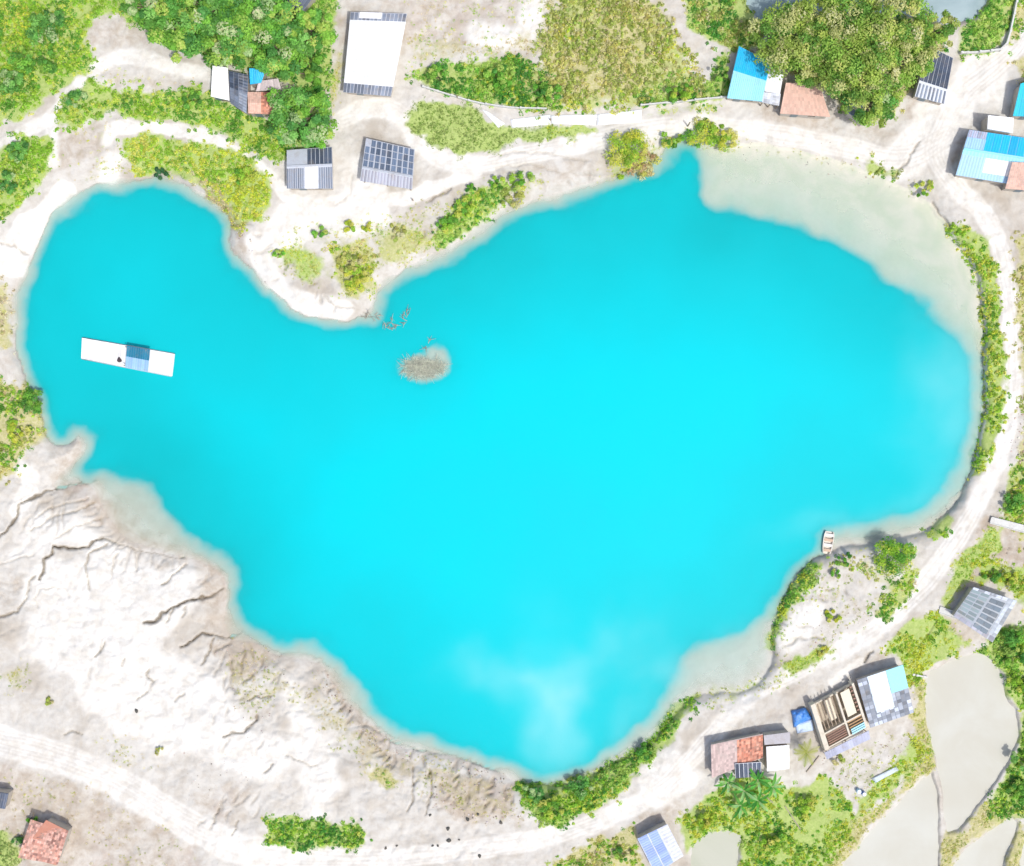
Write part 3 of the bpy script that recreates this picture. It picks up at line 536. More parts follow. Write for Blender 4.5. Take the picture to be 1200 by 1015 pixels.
lk = quads('lake_water', atv(WX.ravel(), WY.ravel(), np.zeros(WX.size)), F, lake_material(), attrs={'depth': np.stack([dep, pale_patch, ctr], -1).reshape(-1, 3)}, smooth=True)
tag(lk, kind='structure')
def pond_material(name, ca, cb):
    m, t, p = newmat(name); pos = N(t, 'ShaderNodeNewGeometry').outputs['Position']
    n1 = noise(t, pos, .12, 5, .6, .5); L(t, mixc(t, mrange(t, n1, .3, .7), ca, cb), p.inputs['Base Color'])
    p.inputs['Roughness'].default_value = .75; b = N(t, 'ShaderNodeBump'); p.inputs['Specular IOR Level'].default_value = .08; b.inputs['Distance'].default_value = .03; b.inputs['Strength'].default_value = .15
    L(t, noise(t, pos, 1.5, 3), b.inputs['Height']); L(t, b.outputs[0], p.inputs['Normal']); return m
olv = pond_material('greenish_mud', (.46, .48, .38), (.52, .53, .44)); mud = pond_material('muddy_water', (.545, .535, .455), (.59, .595, .53)); gry = pond_material('grey_water', (.28, .38, .40), (.40, .50, .52))
for k, P_ in POND.items():
    c = np.mean(P_, 0); pts = [(x + (x - c[0]) * .05, y + (y - c[1]) * .05) for x, y in P_]
    b = MB(); b.add([at(x, y, PONDZ[k]) for x, y in pts], [tuple(range(len(pts)))[::-1]]); o = b.build('pond_water', gry if k == 'n' else olv if k == 'e' else mud); tag(o, kind='structure')

# ------------------------------------------------------------------ foliage
def leaves(name, P_, size, nrm, cols, parent=None, aspect=.55):
    n = len(P_); nrm = nrm / (np.linalg.norm(nrm, axis=1, keepdims=True) + 1e-9)
    r_ = rng.normal(size=(n, 3)); u = np.cross(nrm, r_); u /= (np.linalg.norm(u, axis=1, keepdims=True) + 1e-9); v = np.cross(nrm, u)
    s1 = size[:, None] * .5; s2 = s1 * aspect
    off = np.array(parent_origin(parent)) if parent else 0
    P_ = P_ - off
    V = np.stack([P_ - u * s1, P_ - v * s2 + u * s1 * .1, P_ + u * s1, P_ + v * s2 + u * s1 * .1], 1).reshape(-1, 3)
    F = np.arange(4 * n).reshape(n, 4)
    return quads(name, V, F, LEAF, parent, {'Col': np.repeat(cols, 4, 0)})
def pick(pal, n, x=None, y=None, var=.25):
    pal = np.array(pal)
    if x is None: i = rng.integers(0, len(pal), n)
    else: i = np.clip((fbm(x, y, 16, 3, 61) * 1.6 - .3 + rng.normal(0, .2, n)) * len(pal), 0, len(pal) - 1).astype(int)
    c = pal[i] * (1 + rng.uniform(-var, var, (n, 1))); return np.clip(c * (1 + rng.uniform(-.08, .08, (n, 3))), 0, .8)
def undergrowth(poly, pal, h, dens, name, label):
    b = np.array(poly); bx0, bx1, by0, by1 = b[:, 0].min() - 9, b[:, 0].max() + 9, b[:, 1].min() - 9, b[:, 1].max() + 9
    area = (bx1 - bx0) * (by1 - by0) * S * S; low = h < .5
    n = int(area * dens / (3.4 if low else 6.0)); x = rng.uniform(bx0, bx1, n); y = rng.uniform(by0, by1, n)
    d = sdf(poly, x, y) + (fbm(x, y, 12, 4, 21) - .5) * 26; patch = ss(.36, .52, fbm(x, y, 24, 4, 63) + .10 * (dens > 38))
    k = (rng.random(n) < (ss(-16, 26, d) ** 1.2 * 1.4 * (.3 + .7 * patch) if name == 'thicket' else ss(-8, 10, d) * (.1 + .9 * patch))) & (sdf(SHORE, x, y) < 5)
    x, y, d, patch = x[k], y[k], d[k], patch[k]; n = len(x)
    if n == 0: return
    pc = np.array(pal); ci = np.clip((fbm(x, y, 20, 3, 61) * 2.2 - .6 + rng.normal(0, .28, n)) * len(pc), 0, len(pc) - 1).astype(int)
    tint = pc[ci] * (rng.uniform(.9, 1.1, (n, 1)) if low else rng.uniform(.75, 1.2, (n, 1))) * rng.uniform(.93, 1.07, (n, 3))
    pr = rng.uniform(.16, .46, n) ** 1.0 * (.7 if low else 1.0); ph = h * .58 * rng.uniform(.2, 1.0, n) * (.4 + .6 * ss(-2, 9, d)) * (.5 + .5 * patch)
    nl = 10 if low else 16; i = np.repeat(np.arange(n), nl); m = len(i)
    a = rng.uniform(0, 2 * math.pi, m); q = rng.random(m) ** .5; rr = pr[i] * q
    z0 = gz(x, y); P_ = atv(x, y, z0)[i]; P_[:, 0] += rr * np.cos(a); P_[:, 1] += rr * np.sin(a); P_[:, 2] += ph[i] * np.sqrt(np.clip(1.05 - q * q, 0, 1)) * rng.uniform(.7, 1, m)
    nrm = np.stack([np.cos(a) * q, np.sin(a) * q, np.full(m, .75)], 1) + rng.normal(0, .4, (m, 3))
    sz = rng.uniform(.16, .36, m) * (.72 if low else 1.0)
    o = leaves(name, P_, sz, nrm, np.clip(tint[i] * rng.uniform(.8, 1.2, (m, 1)), 0, .8), aspect=.6 if not low else .35)
    tag(o, label, name.replace('_', ' '), kind='stuff')
for r_ in REG:
    undergrowth(r_[0], r_[1], r_[2], r_[3], r_[4], r_[5])

def clumps(cx, cy, zc, rm, hv, nc, nl, pal, lsize, spread=.26):
    """leaf clumps over the upper part of an ellipsoid plus some within"""
    a = rng.uniform(0, 2 * math.pi, nc); rr = np.sqrt(rng.random(nc)) * rm * rng.uniform(.82, 1.06, nc)
    q = np.sqrt(np.clip(1 - (rr / (rm * 1.12)) ** 2, 0, 1))
    X = cx + rr * np.cos(a) * (1 + .12 * np.sin(3 * a)); Y = cy + rr * np.sin(a) * (1 + .12 * np.cos(2 * a)); Z = zc + hv * q * rng.uniform(.35, 1.05, nc)
    tint = np.array(pal)[rng.integers(0, len(pal), nc)] * rng.uniform(.75, 1.25, (nc, 1))
    cr = rm * spread * rng.uniform(.6, 1.25, nc)
    i = np.repeat(np.arange(nc), nl); n = len(i)
    dv = rng.normal(size=(n, 3)); dv /= np.linalg.norm(dv, axis=1, keepdims=True); dv[:, 2] = np.abs(dv[:, 2]) * .8 - .15
    rad = cr[i][:, None] * rng.uniform(.5, 1, (n, 1))
    P_ = np.stack([X, Y, Z], 1)[i] + dv * rad
    nrm = dv + rng.normal(0, .5, (n, 3)); nrm[:, 2] += .6
    cols = np.clip(tint[i] * rng.uniform(.75, 1.25, (n, 1)), 0, .7)
    return P_, rng.uniform(.7, 1.3, n) * lsize, nrm, cols, np.stack([X, Y, Z], 1)
def tree(px, py, rpx, h, pal, label, group=None, name='tree', nl=110, lsize=.42):
    x, y, _ = at(px, py, h * .8); g = float(gz(600 + x / S, 507.5 - y / S)); g = max(g, 0.0)
    rm = rpx * S; root = empty(name, (x, y, g), label, 'tree', group)
    hv = h * .38; zc = g + h - hv
    nc = max(10, int(rm * rm * 3.4))
    P_, sz, nrm, cols, cc = clumps(x, y, zc, rm, hv, nc, nl, pal, lsize, .25)
    leaves('crown', P_, sz, nrm, cols, root, .6)
    b = MB(); tr = .10 + .028 * h
    b.tube([(x, y, g - .3), (x + .1, y - .08, g + h * .3), (x - .05, y + .1, zc)], [tr * 1.3, tr, tr * .7], 8)
    for k in range(7):
        c = cc[rng.integers(0, len(cc))]; s0 = Vector((x, y, g + h * rng.uniform(.3, .55))); e = Vector(c) - Vector((0, 0, .2))
        b.tube([s0, s0.lerp(e, .5) + Vector((0, 0, .25)), e], [tr * .5, tr * .32, tr * .12], 5)
    b.build('trunk', BARK, root)
    return root
def bush(px, py, rpx, h, pal, label, group=None, name='bush', sx=1.0, nl=70, lsize=.3):
    g = float(gz(px, py)); x, y, _ = at(px, py, g); rm = rpx * S
    root = empty(name, (x, y, g), label, 'bush', group)
    P_, sz, nrm, cols, cc = clumps(x, y, g + h * .25, rm, h * .75, max(8, int(rm * rm * 6)), nl, pal, lsize, .3)
    leaves('foliage', P_, sz, nrm, cols, root, .55)
    b = MB()
    for k in range(5):
        e = Vector(cc[rng.integers(0, len(cc))]); b.tube([(x + random.uniform(-.1, .1), y + random.uniform(-.1, .1), g - .1), ((x + e.x) / 2, (y + e.y) / 2, g + h * .45), e], [.04, .03, .012], 5)
    b.build('stem', BARK, root); return root
TG = [(.18,.44,.04),(.26,.54,.06),(.40,.64,.10),(.10,.32,.04),(.14,.38,.05)]
TD = [(.08,.28,.05),(.13,.38,.06),(.22,.50,.10),(.44,.64,.26)]
TO = [(.36,.50,.08),(.44,.56,.12),(.26,.44,.06),(.60,.64,.24),(.14,.32,.04)]
TG, TD, TO = [lift(p_, 1.08, .02) for p_ in (TG, TD, TO)]
gA = 'leafy trees above the upper left path'
for px, py, r_, h, lb in [
 (178,8,30,6.0,'dark green tree at the top edge, leftmost of the tree belt above the path'),
 (213,38,36,7.0,'broad green tree bulging over the sandy clearing, second from the left of the belt'),
 (255,12,36,7.5,'tall tree touching the top edge in the middle of the tree belt'),
 (272,52,34,6.5,'green tree directly above the small blue roof of the house cluster'),
 (308,22,36,7.5,'tree at the top edge left of the dark roof corner'),
 (332,62,34,6.8,'tree above the dark gap in the canopy beside the house cluster'),
 (368,42,26,6.0,'lighter tree on the right rim of the belt facing the white hall'),
 (362,88,20,4.5,'narrow tree between the big canopy and the round tree below')]:
    tree(px, py, r_, h, TG if px > 340 else TG + TD, lb, gA)
tree(355, 143, 37, 5.6, TD + TG[:3], 'round crowned tree overhanging the striped grey hut', None)
gB = 'olive green trees beside the top pond'
for px, py, r_, h, lb in [
 (925,48,42,7,'olive tree left most of the pond group, shading the blue roofed house'),
 (975,28,44,8,'olive tree on the near bank under the middle of the top pond'),
 (1000,80,46,8.5,'biggest olive tree at the heart of the pond group'),
 (1040,30,42,8,'olive tree right of the middle, crown over the pond edge'),
 (1020,122,30,6,'lowest olive tree of the pond group, reaching the sandy track'),
 (1058,72,34,7,'olive tree next to the dark striped shed'),
 (1092,40,24,5.5,'small yellowish tree at the right end of the pond group'),
 (955,82,28,6,'olive tree over the salmon tiled terrace')]:
    tree(px, py, r_, h, TO if px != 1020 else TO + TD, lb, gB, nl=120, lsize=.36)
for px, py, r_, h, pal, lb in [
 (55,38,20,2.6,TD,'dark green bush in the top left scrub near the sandy clearing'),
 (68,22,12,2.0,TD,'small dark bush at the upper rim of the top left scrub'),
 (30,72,16,2.4,TG,'mid green bush halfway down the top left scrub'),
 (15,100,16,2.4,TD,'dark bush near the left edge above the path'),
 (60,75,15,2.0,TG,'round green bush beside the narrow path bend'),
 (92,118,12,1.8,TD,'dark green bush at the left tip of the long scrub band'),
 (228,118,13,1.8,TG,'bush in the scrub band below the white roofed shed'),
 (190,203,9,1.4,[(.05,.16,.06),(.08,.22,.09)],'dark bluish bush dipping into the upper left bay'),
 (22,180,14,2.0,TD,'dark bush at the head of the left edge scrub'),
 (12,215,14,2.0,TD,'dark bush lower in the left edge scrub'),
 (290,210,14,1.6,BR,'fresh green bush on the yellow headland'),
 (335,135,14,2.2,TG,'green bush touching the terracotta house'),
 (515,90,14,2.4,DK,'dark green bush at the left end of the walled thicket'),
 (585,95,16,2.4,DK,'dark green bush in the middle of the walled thicket'),
 (640,112,14,2.2,DK,'dark green bush at the right end of the walled thicket'),
 (843,90,11,2.4,DK,'dark bush against the left wall of the blue roofed house'),
 (795,110,14,2.0,BR,'green bush behind the low wall right of the olive thicket'),
 (734,177,24,2.2,YG,'bright yellow green bush on the lakeside, left of three'),
 (752,192,18,1.3,RB,'rust tinted bush leaning over the water'),
 (786,163,14,1.9,BR,'small green bush on the lakeside, middle of three'),
 (822,160,20,2.1,BR+YG,'bright green bush on the lakeside, right of the small post'),
 (848,163,16,1.5,YG,'yellow green bush next to the shallow shelf'),
 (729,204,7,.8,YG,'tiny yellow bush at the water left of the rust tinted one'),
 (1083,223,11,1.2,BR,'round green bush alone on the upper right bank'),
 (1045,650,24,2.0,BR,'bright green bush on the point right of the small boat'),
 (978,672,6,.9,DK,'little dark bush below the small boat'),
 (964,762,7,.9,YG,'yellow green bush beside the track above the narrow bay'),
 (975,722,9,.7,YG,'low yellow bush on the pale sand of the point'),
 (988,655,9,1.0,DK,'small dark bush behind the small boat'),
 (375,273,9,1.3,DK,'compact dark green bush on the bare sand of the point'),
 (327,299,7,1.2,DK,'small dark green bush at the left of the sandy point'),
 (411,268,9,1.0,YG,'pale tufted plant above the sandy point, left of two'),
 (433,268,9,1.0,YG,'pale tufted plant above the sandy point, right of two'),
 (466,272,11,.8,OL,'straw coloured tuft left of the green middle bank'),
 (418,330,16,1.4,YG,'yellow green bush at the tip of the sandy point'),
 (410,308,13,1.0,OL,'olive bush in the centre of the sandy point'),
 (551,222,7,1.1,DK,'small dark bush on the rim of the middle bank'),
 (582,215,9,1.6,BR,'green bush at the left of the middle bank top'),
 (610,213,13,1.8,BR+DK,'green bush overlooking the water at the middle bank'),
 (600,232,14,1.3,OL,'olive bush sliding down the middle bank'),
 (545,245,14,1.8,BR,'bright green bush on the middle bank'),
 (525,265,13,1.6,BR,'bright green bush lower down the middle bank'),
 (755,880,14,1.8,DK,'dark green bush where the bottom shore turns upward'),
 (648,945,16,1.6,BR,'bright green bush above the bottom track'),
 (680,922,14,1.6,TD,'dark bush in the bottom shore growth'),
 (625,930,12,1.5,TD,'dark bush at the left end of the bottom shore growth'),
 (728,742,0,0,None,''),
 (1187,745,14,2.2,TG,'green bush right of the grey panelled shed'),
 (1185,770,14,2.2,DK,'dark bush above the upper mud pond corner'),
 (1192,800,12,2.0,BR,'bright bush on the right edge by the upper mud pond'),
 (1193,890,13,2.0,TD,'dark bush on the right edge below the upper mud pond'),
 (1192,925,14,1.8,TG,'green bush above the lowest right pond'),
 (1160,675,10,1.3,DK,'dark green bush behind the grey panelled shed'),
 (1178,680,12,1.5,YG,'yellow bush at the upper right of the grey panelled shed'),
 (1185,590,14,1.8,TG,'green bush above the concrete slab bridge'),
 (38,958,7,.9,DK,'small dark bush above the terracotta roof at lower left'),
 (22,985,6,.8,TD,'tiny dark bush at the left wall of the lower left house'),
 (187,880,5,.6,OL,'lone olive tussock on white sand by the wide track'),
 (60,822,6,.4,OL,'faint olive tussock near the left edge'),
 (980,887,10,1.0,OL,'grey green bush under the half built house'),
 (940,945,14,1.3,BR,'green bush in the garden below the yellow palm'),
 (905,985,14,1.3,BR,'green bush low in the garden'),
 (825,960,12,1.1,YG,'yellow green bush near the bottom shed'),
 (730,1000,10,1.2,TG,'green bush left of the bottom shed'),
 (40,470,16,1.5,TG,'green bush on the left shore'),
 (22,505,14,1.2,YG,'yellow green bush above the sand spit')]:
    if pal: bush(px, py, r_, h, pal, lb)

# palms and banana plants
def frond(b, base, ang, L_, droop, col, nleaf=14, wid=.5):
    base = Vector(base); d = Vector((math.cos(ang), math.sin(ang), 0)); s_ = Vector((-d.y, d.x, 0)); pts = []
    for i in range(nleaf + 1):
        t = i / nleaf; pts.append(base + d * L_ * t + Vector((0, 0, L_ * (.35 * t - droop * t * t))))
    for i in range(nleaf):
        a = pts[i]; c = pts[i + 1]; w_ = .02; b.add([a - s_ * w_, c - s_ * w_, c + s_ * w_, a + s_ * w_], [(0, 1, 2, 3)], col)
        lw = wid * math.sin(math.pi * min(1, (i + 1.6) / (nleaf + 1))) ** .6
        for sg in (-1, 1):
            e = a + s_ * sg * lw + d * lw * .45 - Vector((0, 0, lw * .3)); f = [a, a + (c - a) * .8, e]
            b.add(f, [(0, 1, 2)], col)
def palm(px, py, h, L_, n, cols, label, name='palm_tree', wid=.5, group=None):
    g = float(gz(px, py)); x, y, _ = at(px, py, g + h); root = empty(name, (x, y, g), label, 'palm' if 'palm' in name else 'banana plant', group)
    b = MB()
    b.tube([(x, y, g - .2), (x + .05, y, g + h * .5), (x, y, g + h)], [.16, .12, .1], 8); b.build('trunk', BARK, root)
    b = MB()
    for i in range(n):
        frond(b, (x, y, g + h), 2 * math.pi * i / n + random.uniform(-.2, .2), L_ * random.uniform(.8, 1.1), random.uniform(.3, .6), random.choice(cols), wid=wid)
    b.build('crown', LEAF, root)
palm(945, 882, 3.2, 1.9, 11, [(.42,.46,.10),(.30,.38,.06),(.5,.5,.2)], 'small yellow green palm in the yard between the two lower houses')
def broadleaf(b, base, ang, L_, wd, col):
    base = Vector(base); d = Vector((math.cos(ang), math.sin(ang), 0)); s_ = Vector((-d.y, d.x, 0)); n = 6; prev = None; up = random.uniform(.6, 1.0)
    for i in range(n + 1):
        t = i / n; c = base + d * L_ * t + Vector((0, 0, L_ * (up * t - .75 * t * t))); w_ = wd * math.sin(math.pi * (t * .86 + .08)) * .5
        row = (c - s_ * w_ + Vector((0, 0, w_ * .35)), c, c + s_ * w_ + Vector((0, 0, w_ * .35)))
        if prev: b.add(list(prev) + list(row), [(0, 3, 4, 1), (1, 4, 5, 2)], tuple(v * random.uniform(.85, 1.15) for v in col))
        prev = row
def banana(px, py, h, label):
    g = float(gz(px, py)); x, y, _ = at(px, py, g + h); root = empty('banana_plant', (x, y, g), label, 'banana plant', 'banana plants below the lower house')
    b = MB(); b.tube([(x, y, g - .2), (x, y, g + h)], [.16, .10], 8); b.build('stalk', surf('banana_stalk', (.3, .34, .14)), root)
    for i in range(9):
        b = MB(); broadleaf(b, (x, y, g + h * .95), 2 * math.pi * i / 9 + random.uniform(-.3, .3), random.uniform(1.4, 2.3), .42, random.choice([(.09,.34,.05),(.14,.44,.07),(.34,.60,.22),(.06,.24,.04)]))
        b.build('leaf', LEAF, root)
for a in [(853,917,2.2,'banana plant at the left end of the dark clump under the lower house'),(872,927,2.4,'banana plant in the middle of the dark clump'),
          (888,914,2.6,'banana plant just below the dark roof sheet'),(905,922,2.4,'banana plant at the right end of the dark clump'),(888,938,2.2,'banana plant lowest in the dark clump'),(868,944,1.8,'smaller banana plant at the lower left of the dark clump')]: banana(*a)

# ------------------------------------------------------------------ buildings
def bil(q, u, v):
    (ax, ay), (bx, by), (cx, cy), (dx, dy) = q
    return ((ax * (1 - u) + bx * u) * (1 - v) + (dx * (1 - u) + cx * u) * v, (ay * (1 - u) + by * u) * (1 - v) + (dy * (1 - u) + cy * u) * v)
WALLM = surf('plaster_wall', (.55, .50, .43), .9, dirt=.4)
WOODM = surf('weathered_timber', (.38, .30, .22), .9, dirt=.3, scale=3)
DOORM = surf('door_paint', (.18, .24, .28), .6, dirt=.3)
GLASS = surf('window_glass', (.05, .07, .08), .15, dirt=.1)
def zprof(kind, r, rise):
    if kind == 'gv': return lambda u, v: rise * (v / r if v < r else (1 - v) / (1 - r))
    if kind == 'gu': return lambda u, v: rise * (u / r if u < r else (1 - u) / (1 - r))
    if kind == 'sv': return lambda u, v: rise * (1 - v)
    if kind == 'su': return lambda u, v: rise * (1 - u)
    return lambda u, v: 0.0
class House:
    def __init__(s, name, label, cat, q, eave=2.4, kind='gv', r=.5, rise=.7, wall=WALLM, group=None, open_=False, doors=True, thick=.1, base=None):
        s.q = q; cx = sum(p[0] for p in q) / 4; cy = sum(p[1] for p in q) / 4
        s.g = float(np.mean([gz(*p) for p in q] + [gz(cx, cy)])); s.zf = zprof(kind, r, rise); s.e = s.g + eave; s.kind = kind; s.r = r; s.eave = eave
        x, y, _ = at(cx, cy, s.e); s.root = empty(name, (x, y, s.g), label, cat, group); s.org = s.root
        s.vs = [0, r, 1] if kind == 'gv' else [0, 1]; s.us = [0, r, 1] if kind == 'gu' else [0, 1]
        # roof positions are fixed by the roof height; walls drop straight down from them
        if open_:
            for u, v in ((.05, .05), (.95, .05), (.95, .95), (.05, .95), (.5, .05), (.5, .95)):
                b = MB(); p = s.p(u, v, -.1); b.box((p[0], p[1], s.g - .3), .12, .12, p[2] - s.g + .3); b.build('post', WOODM, s.root)
        else:
            b = MB(); ring = []
            a, z = .04, .96
            ring += [(u, a) for u in ([a, r, z] if kind == 'gu' else [a, z])][:-1]
            ring += [(z, v) for v in ([a, r, z] if kind == 'gv' else [a, z])][:-1]
            ring += [(u, z) for u in ([z, r, a] if kind == 'gu' else [z, a])][:-1]
            ring += [(a, v) for v in ([z, r, a] if kind == 'gv' else [z, a])][:-1]
            top = [s.p(u, v, -thick - .02) for u, v in ring]; bot = [(p[0], p[1], s.g - .5) for p in top]; n = len(ring)
            b.add(bot + top, [(i, (i + 1) % n, n + (i + 1) % n, n + i) for i in range(n)]); b.build('wall', wall, s.root)
            if doors: s.opening(.3, .95, 2.0, 0, 'door', DOORM); s.opening(.68, .9, .9, 1.0, 'window', GLASS); s.opening(.5, .9, .9, 1.0, 'window', GLASS, 'r')
        b = MB(); s.slab(b, 0, 1, 0, 1, thick); b.build('roof', base or surf('roof_light', (.62, .64, .66), .5), s.root)
    def p(s, u, v, dz=0):
        z = s.e + s.zf(min(1, max(0, u)), min(1, max(0, v))); px, py = bil(s.q, u, v); x, y, _ = at(px, py, z); return (x, y, z + dz)
    def slab(s, b, u0, u1, v0, v1, th, dz=0, col=(1, 1, 1)):
        us = sorted({u0, u1} | {u for u in s.us if u0 < u < u1}); vs = sorted({v0, v1} | {v for v in s.vs if v0 < v < v1})
        for ua, ub in zip(us, us[1:]):
            for va, vb in zip(vs, vs[1:]):
                c = [(ua, vb), (ub, vb), (ub, va), (ua, va)]
                b.hexa([s.p(u, v, dz - th) for u, v in c], [s.p(u, v, dz) for u, v in c], col)
    def opening(s, t, wd, ht, sill, name, mat, side='s'):
        A, B = (s.p(.04, .96), s.p(.96, .96)) if side == 's' else (s.p(.96, .96), s.p(.96, .04))
        d = Vector((B[0] - A[0], B[1] - A[1], 0)); l_ = d.length; d.normalize(); nn = Vector((d.y, -d.x, 0)); c = Vector((A[0], A[1], s.g + sill)) + d * l_ * t
        b = MB(); b.box(c + nn * .02, wd, .07, min(ht, s.eave - .2 - sill), math.atan2(d.y, d.x)); o = b.build(name, mat, s.root)
        if name == 'window':
            f = MB()
            for zz in (-.05, min(ht, s.eave - .2 - sill)): f.box(c + nn * .04 + Vector((0, 0, zz)), wd + .1, .1, .05, math.atan2(d.y, d.x))
            f.build('frame', WOODM, o)
    def sheets(s, name, mat, u0, u1, v0, v1, nu, nv, var=.15, dz=.03, gap=.08, rip=3, amp=.02, keep=1.0, jit=.012, tilt=.0, tints=None, label=None, gv=.0):
        """corrugated sheets or tiles laid on the roof; ripples run down the slope"""
        b = MB(); horiz = s.kind in ('gu', 'su')
        for i in range(nu):
            for j in range(nv):
                if random.random() > keep: continue
                k = 1 + random.uniform(-var, var); tc = random.choice(tints) if tints else (1, 1, 1); col = tuple(k * c for c in tc)
                ua = u0 + (u1 - u0) * (i + gap / 2 + random.uniform(-jit, jit) * 2) / nu; ub = u0 + (u1 - u0) * (i + 1 - gap / 2) / nu
                va = v0 + (v1 - v0) * (j + gap / 4 + gv / 2) / nv; vb = v0 + (v1 - v0) * ((j + 1 + gap * .3 if j < nv - 1 else j + 1) - gv) / nv
                vb = min(vb, v1); zz = dz + random.uniform(0, jit)
                m = max(1, rip * 2); rows = []
                for q_ in range(m + 1):
                    a_ = q_ / m; o_ = amp * (1 if q_ % 2 else -1) if rip else 0
                    if horiz: rows.append((s.p(ua, va + (vb - va) * a_, zz + o_), s.p(ub, va + (vb - va) * a_, zz + o_ + tilt)))
                    else: rows.append((s.p(ua + (ub - ua) * a_, va, zz + o_), s.p(ua + (ub - ua) * a_, vb, zz + o_ + tilt)))
                vv = [x for r_ in rows for x in r_]
                f = [(2 * q_, 2 * q_ + 2, 2 * q_ + 3, 2 * q_ + 1) if horiz else (2 * q_, 2 * q_ + 1, 2 * q_ + 3, 2 * q_ + 2) for q_ in range(m)]
                b.add(vv, f, col)
        o = b.build(name, mat, s.root)
        if label: o['label'] = label
        return o
    def ridge(s, mat, w_=.25):
        b = MB()
        if s.kind == 'gv': pts = [s.p(0, s.r, .07), s.p(.5, s.r, .08), s.p(1, s.r, .07)]
        else: pts = [s.p(s.r, 0, .07), s.p(s.r, .5, .08), s.p(s.r, 1, .07)]
        b.tube(pts, w_ / 2, 6); b.build('ridge_cap', mat, s.root)
GREY = surf('grey_sheet', (.20, .24, .31), .55, .1, dirt=.25)
DGREY = surf('dark_grey_sheet', (.075, .10, .15), .5, .1, dirt=.2)
LGREY = surf('light_grey_sheet', (.50, .54, .60), .5, .1, dirt=.25)
WHT = surf('white_sheet', (.85, .87, .88), .5, dirt=.06)
WHTARP = surf('white_tarpaulin', (.90, .92, .92), .45, dirt=.03, scale=.5)
AZ = surf('azure_sheet', (.02, .50, .85), .45, dirt=.08); LAZ = surf('pale_azure_sheet', (.32, .74, .90), .45, dirt=.1)
BLU = surf('sky_blue_sheet', (.40, .66, .90), .45, dirt=.12); BLV = surf('periwinkle_sheet', (.34, .46, .82), .45, dirt=.1); TEAL = surf('teal_sheet', (.03, .55, .72), .45, dirt=.08)
TERR = surf('terracotta_tile', (.56, .25, .17), .8, dirt=.2, dirtcol=(.55, .45, .36)); SALM = surf('salmon_tile', (.72, .47, .37), .8, dirt=.2, dirtcol=(.7, .6, .5))
PINK = surf('faded_pink_tile', (.62, .48, .44), .85, dirt=.35, dirtcol=(.5, .46, .4))
TT = [(1,1,1),(1.25,1.2,1.15),(.7,.65,.65),(1.1,.95,.9),(1.35,1.4,1.4)]

h = House('hall', 'long hall under bright white tarpaulin with grey corrugated roof ends', 'building', [(411,14),(477,16),(458,113),(402,108)], 2.7, 'gu', .5, .35, base=LGREY)
h.sheets('roof_sheet', GREY, 0, 1, 0, .10, 14, 1, .35, .02, .2, 1); h.sheets('roof_sheet', GREY, 0, 1, .88, 1, 14, 1, .35, .02, .2, 1)
b = MB(); h.slab(b, .0, 1.01, .10, .885, .03, .07); t_ = b.build('tarpaulin', WHTARP, h.root)
h.sheets('tarpaulin_strip', surf('tarpaulin_white', (.78, .80, .80), .5, dirt=.12, scale=.6, dirtcol=(.6, .6, .56)), .0, 1.01, .10, .885, 2, 1, .02, .09, .02, 5, amp=.012)
b = MB(); h.slab(b, .16, .56, .0, .075, .03, .09); o = b.build('translucent_sheet', WHT, h.root)
h = House('open_shed', 'square grey corrugated shed with white streaks standing alone on the sand', 'shed', [(429,162),(486,175),(483,222),(422,212)], 2.5, 'gv', .68, .5, open_=True, base=LGREY)
h.sheets('roof_sheet', surf('slate_sheet', (.13, .18, .26), .5, .1, dirt=.15), 0, 1, 0, .66, 9, 4, .45, .03, .24, 2, keep=.93, label='dark blue grey sheets', gv=.08); h.sheets('roof_sheet', surf('mauve_grey_sheet', (.36, .37, .44), .6), 0, 1, .70, 1, 16, 1, .25, .03, .3, 1); h.ridge(LGREY)
h = House('hut', 'striped grey hut half hidden under the round tree', 'hut', [(336,176),(389,172),(390,221),(336,221)], 2.4, 'gv', .42, .45, base=LGREY)
h.sheets('roof_sheet', GREY, .0, .38, .45, 1, 8, 1, .25, .03, .25, 1); h.sheets('roof_sheet', GREY, .70, 1, .45, 1, 6, 1, .25, .03, .25, 1); h.sheets('roof_sheet', DGREY, .45, 1, 0, .40, 6, 1, .3, .03, .15, 2)
b = MB(); h.slab(b, .40, .68, .46, 1.0, .03, .07); b.build('white_sheet', WHT, h.root); h.ridge(LGREY)
# cluster at upper left
h = House('shed', 'narrow white roofed lean-to at the left of the tree shaded house cluster', 'shed', [(249,77),(267,79),(269,118),(247,113)], 2.3, 'su', .5, .3, base=WHT)
h.sheets('roof_sheet', WHTARP, 0, 1, 0, 1, 3, 1, .06, .03, .05, 3)
h = House('house', 'house with dark slate grey roof in the middle of the shaded cluster', 'house', [(268,83),(291,88),(289,133),(270,121)], 2.6, 'gu', .5, .5, base=GREY)
h.sheets('roof_sheet', DGREY, 0, 1, 0, .5, 4, 3, .4, .03, .15, 2); h.sheets('roof_sheet', GREY, 0, 1, .5, 1, 4, 3, .3, .03, .15, 2)
h = House('shed', 'tiny shed with vivid azure roof under the tree edge', 'shed', [(292,80),(312,81),(306,97),(293,99)], 2.5, 'sv', .5, .2, base=AZ, doors=False)
h.sheets('roof_sheet', AZ, 0, 1, 0, 1, 4, 1, .1, .03, .05, 2)
h = House('shed', 'shed with faded pinkish grey sheet roof behind the terracotta house', 'shed', [(303,95),(326,92),(330,105),(300,107)], 2.2, 'sv', .5, .2, base=surf('faded_sheet', (.60, .52, .52), .7), doors=False)
h.sheets('roof_sheet', surf('faded_sheet', (.60, .52, .52), .7), 0, 1, 0, 1, 7, 1, .15, .03, .1, 1)
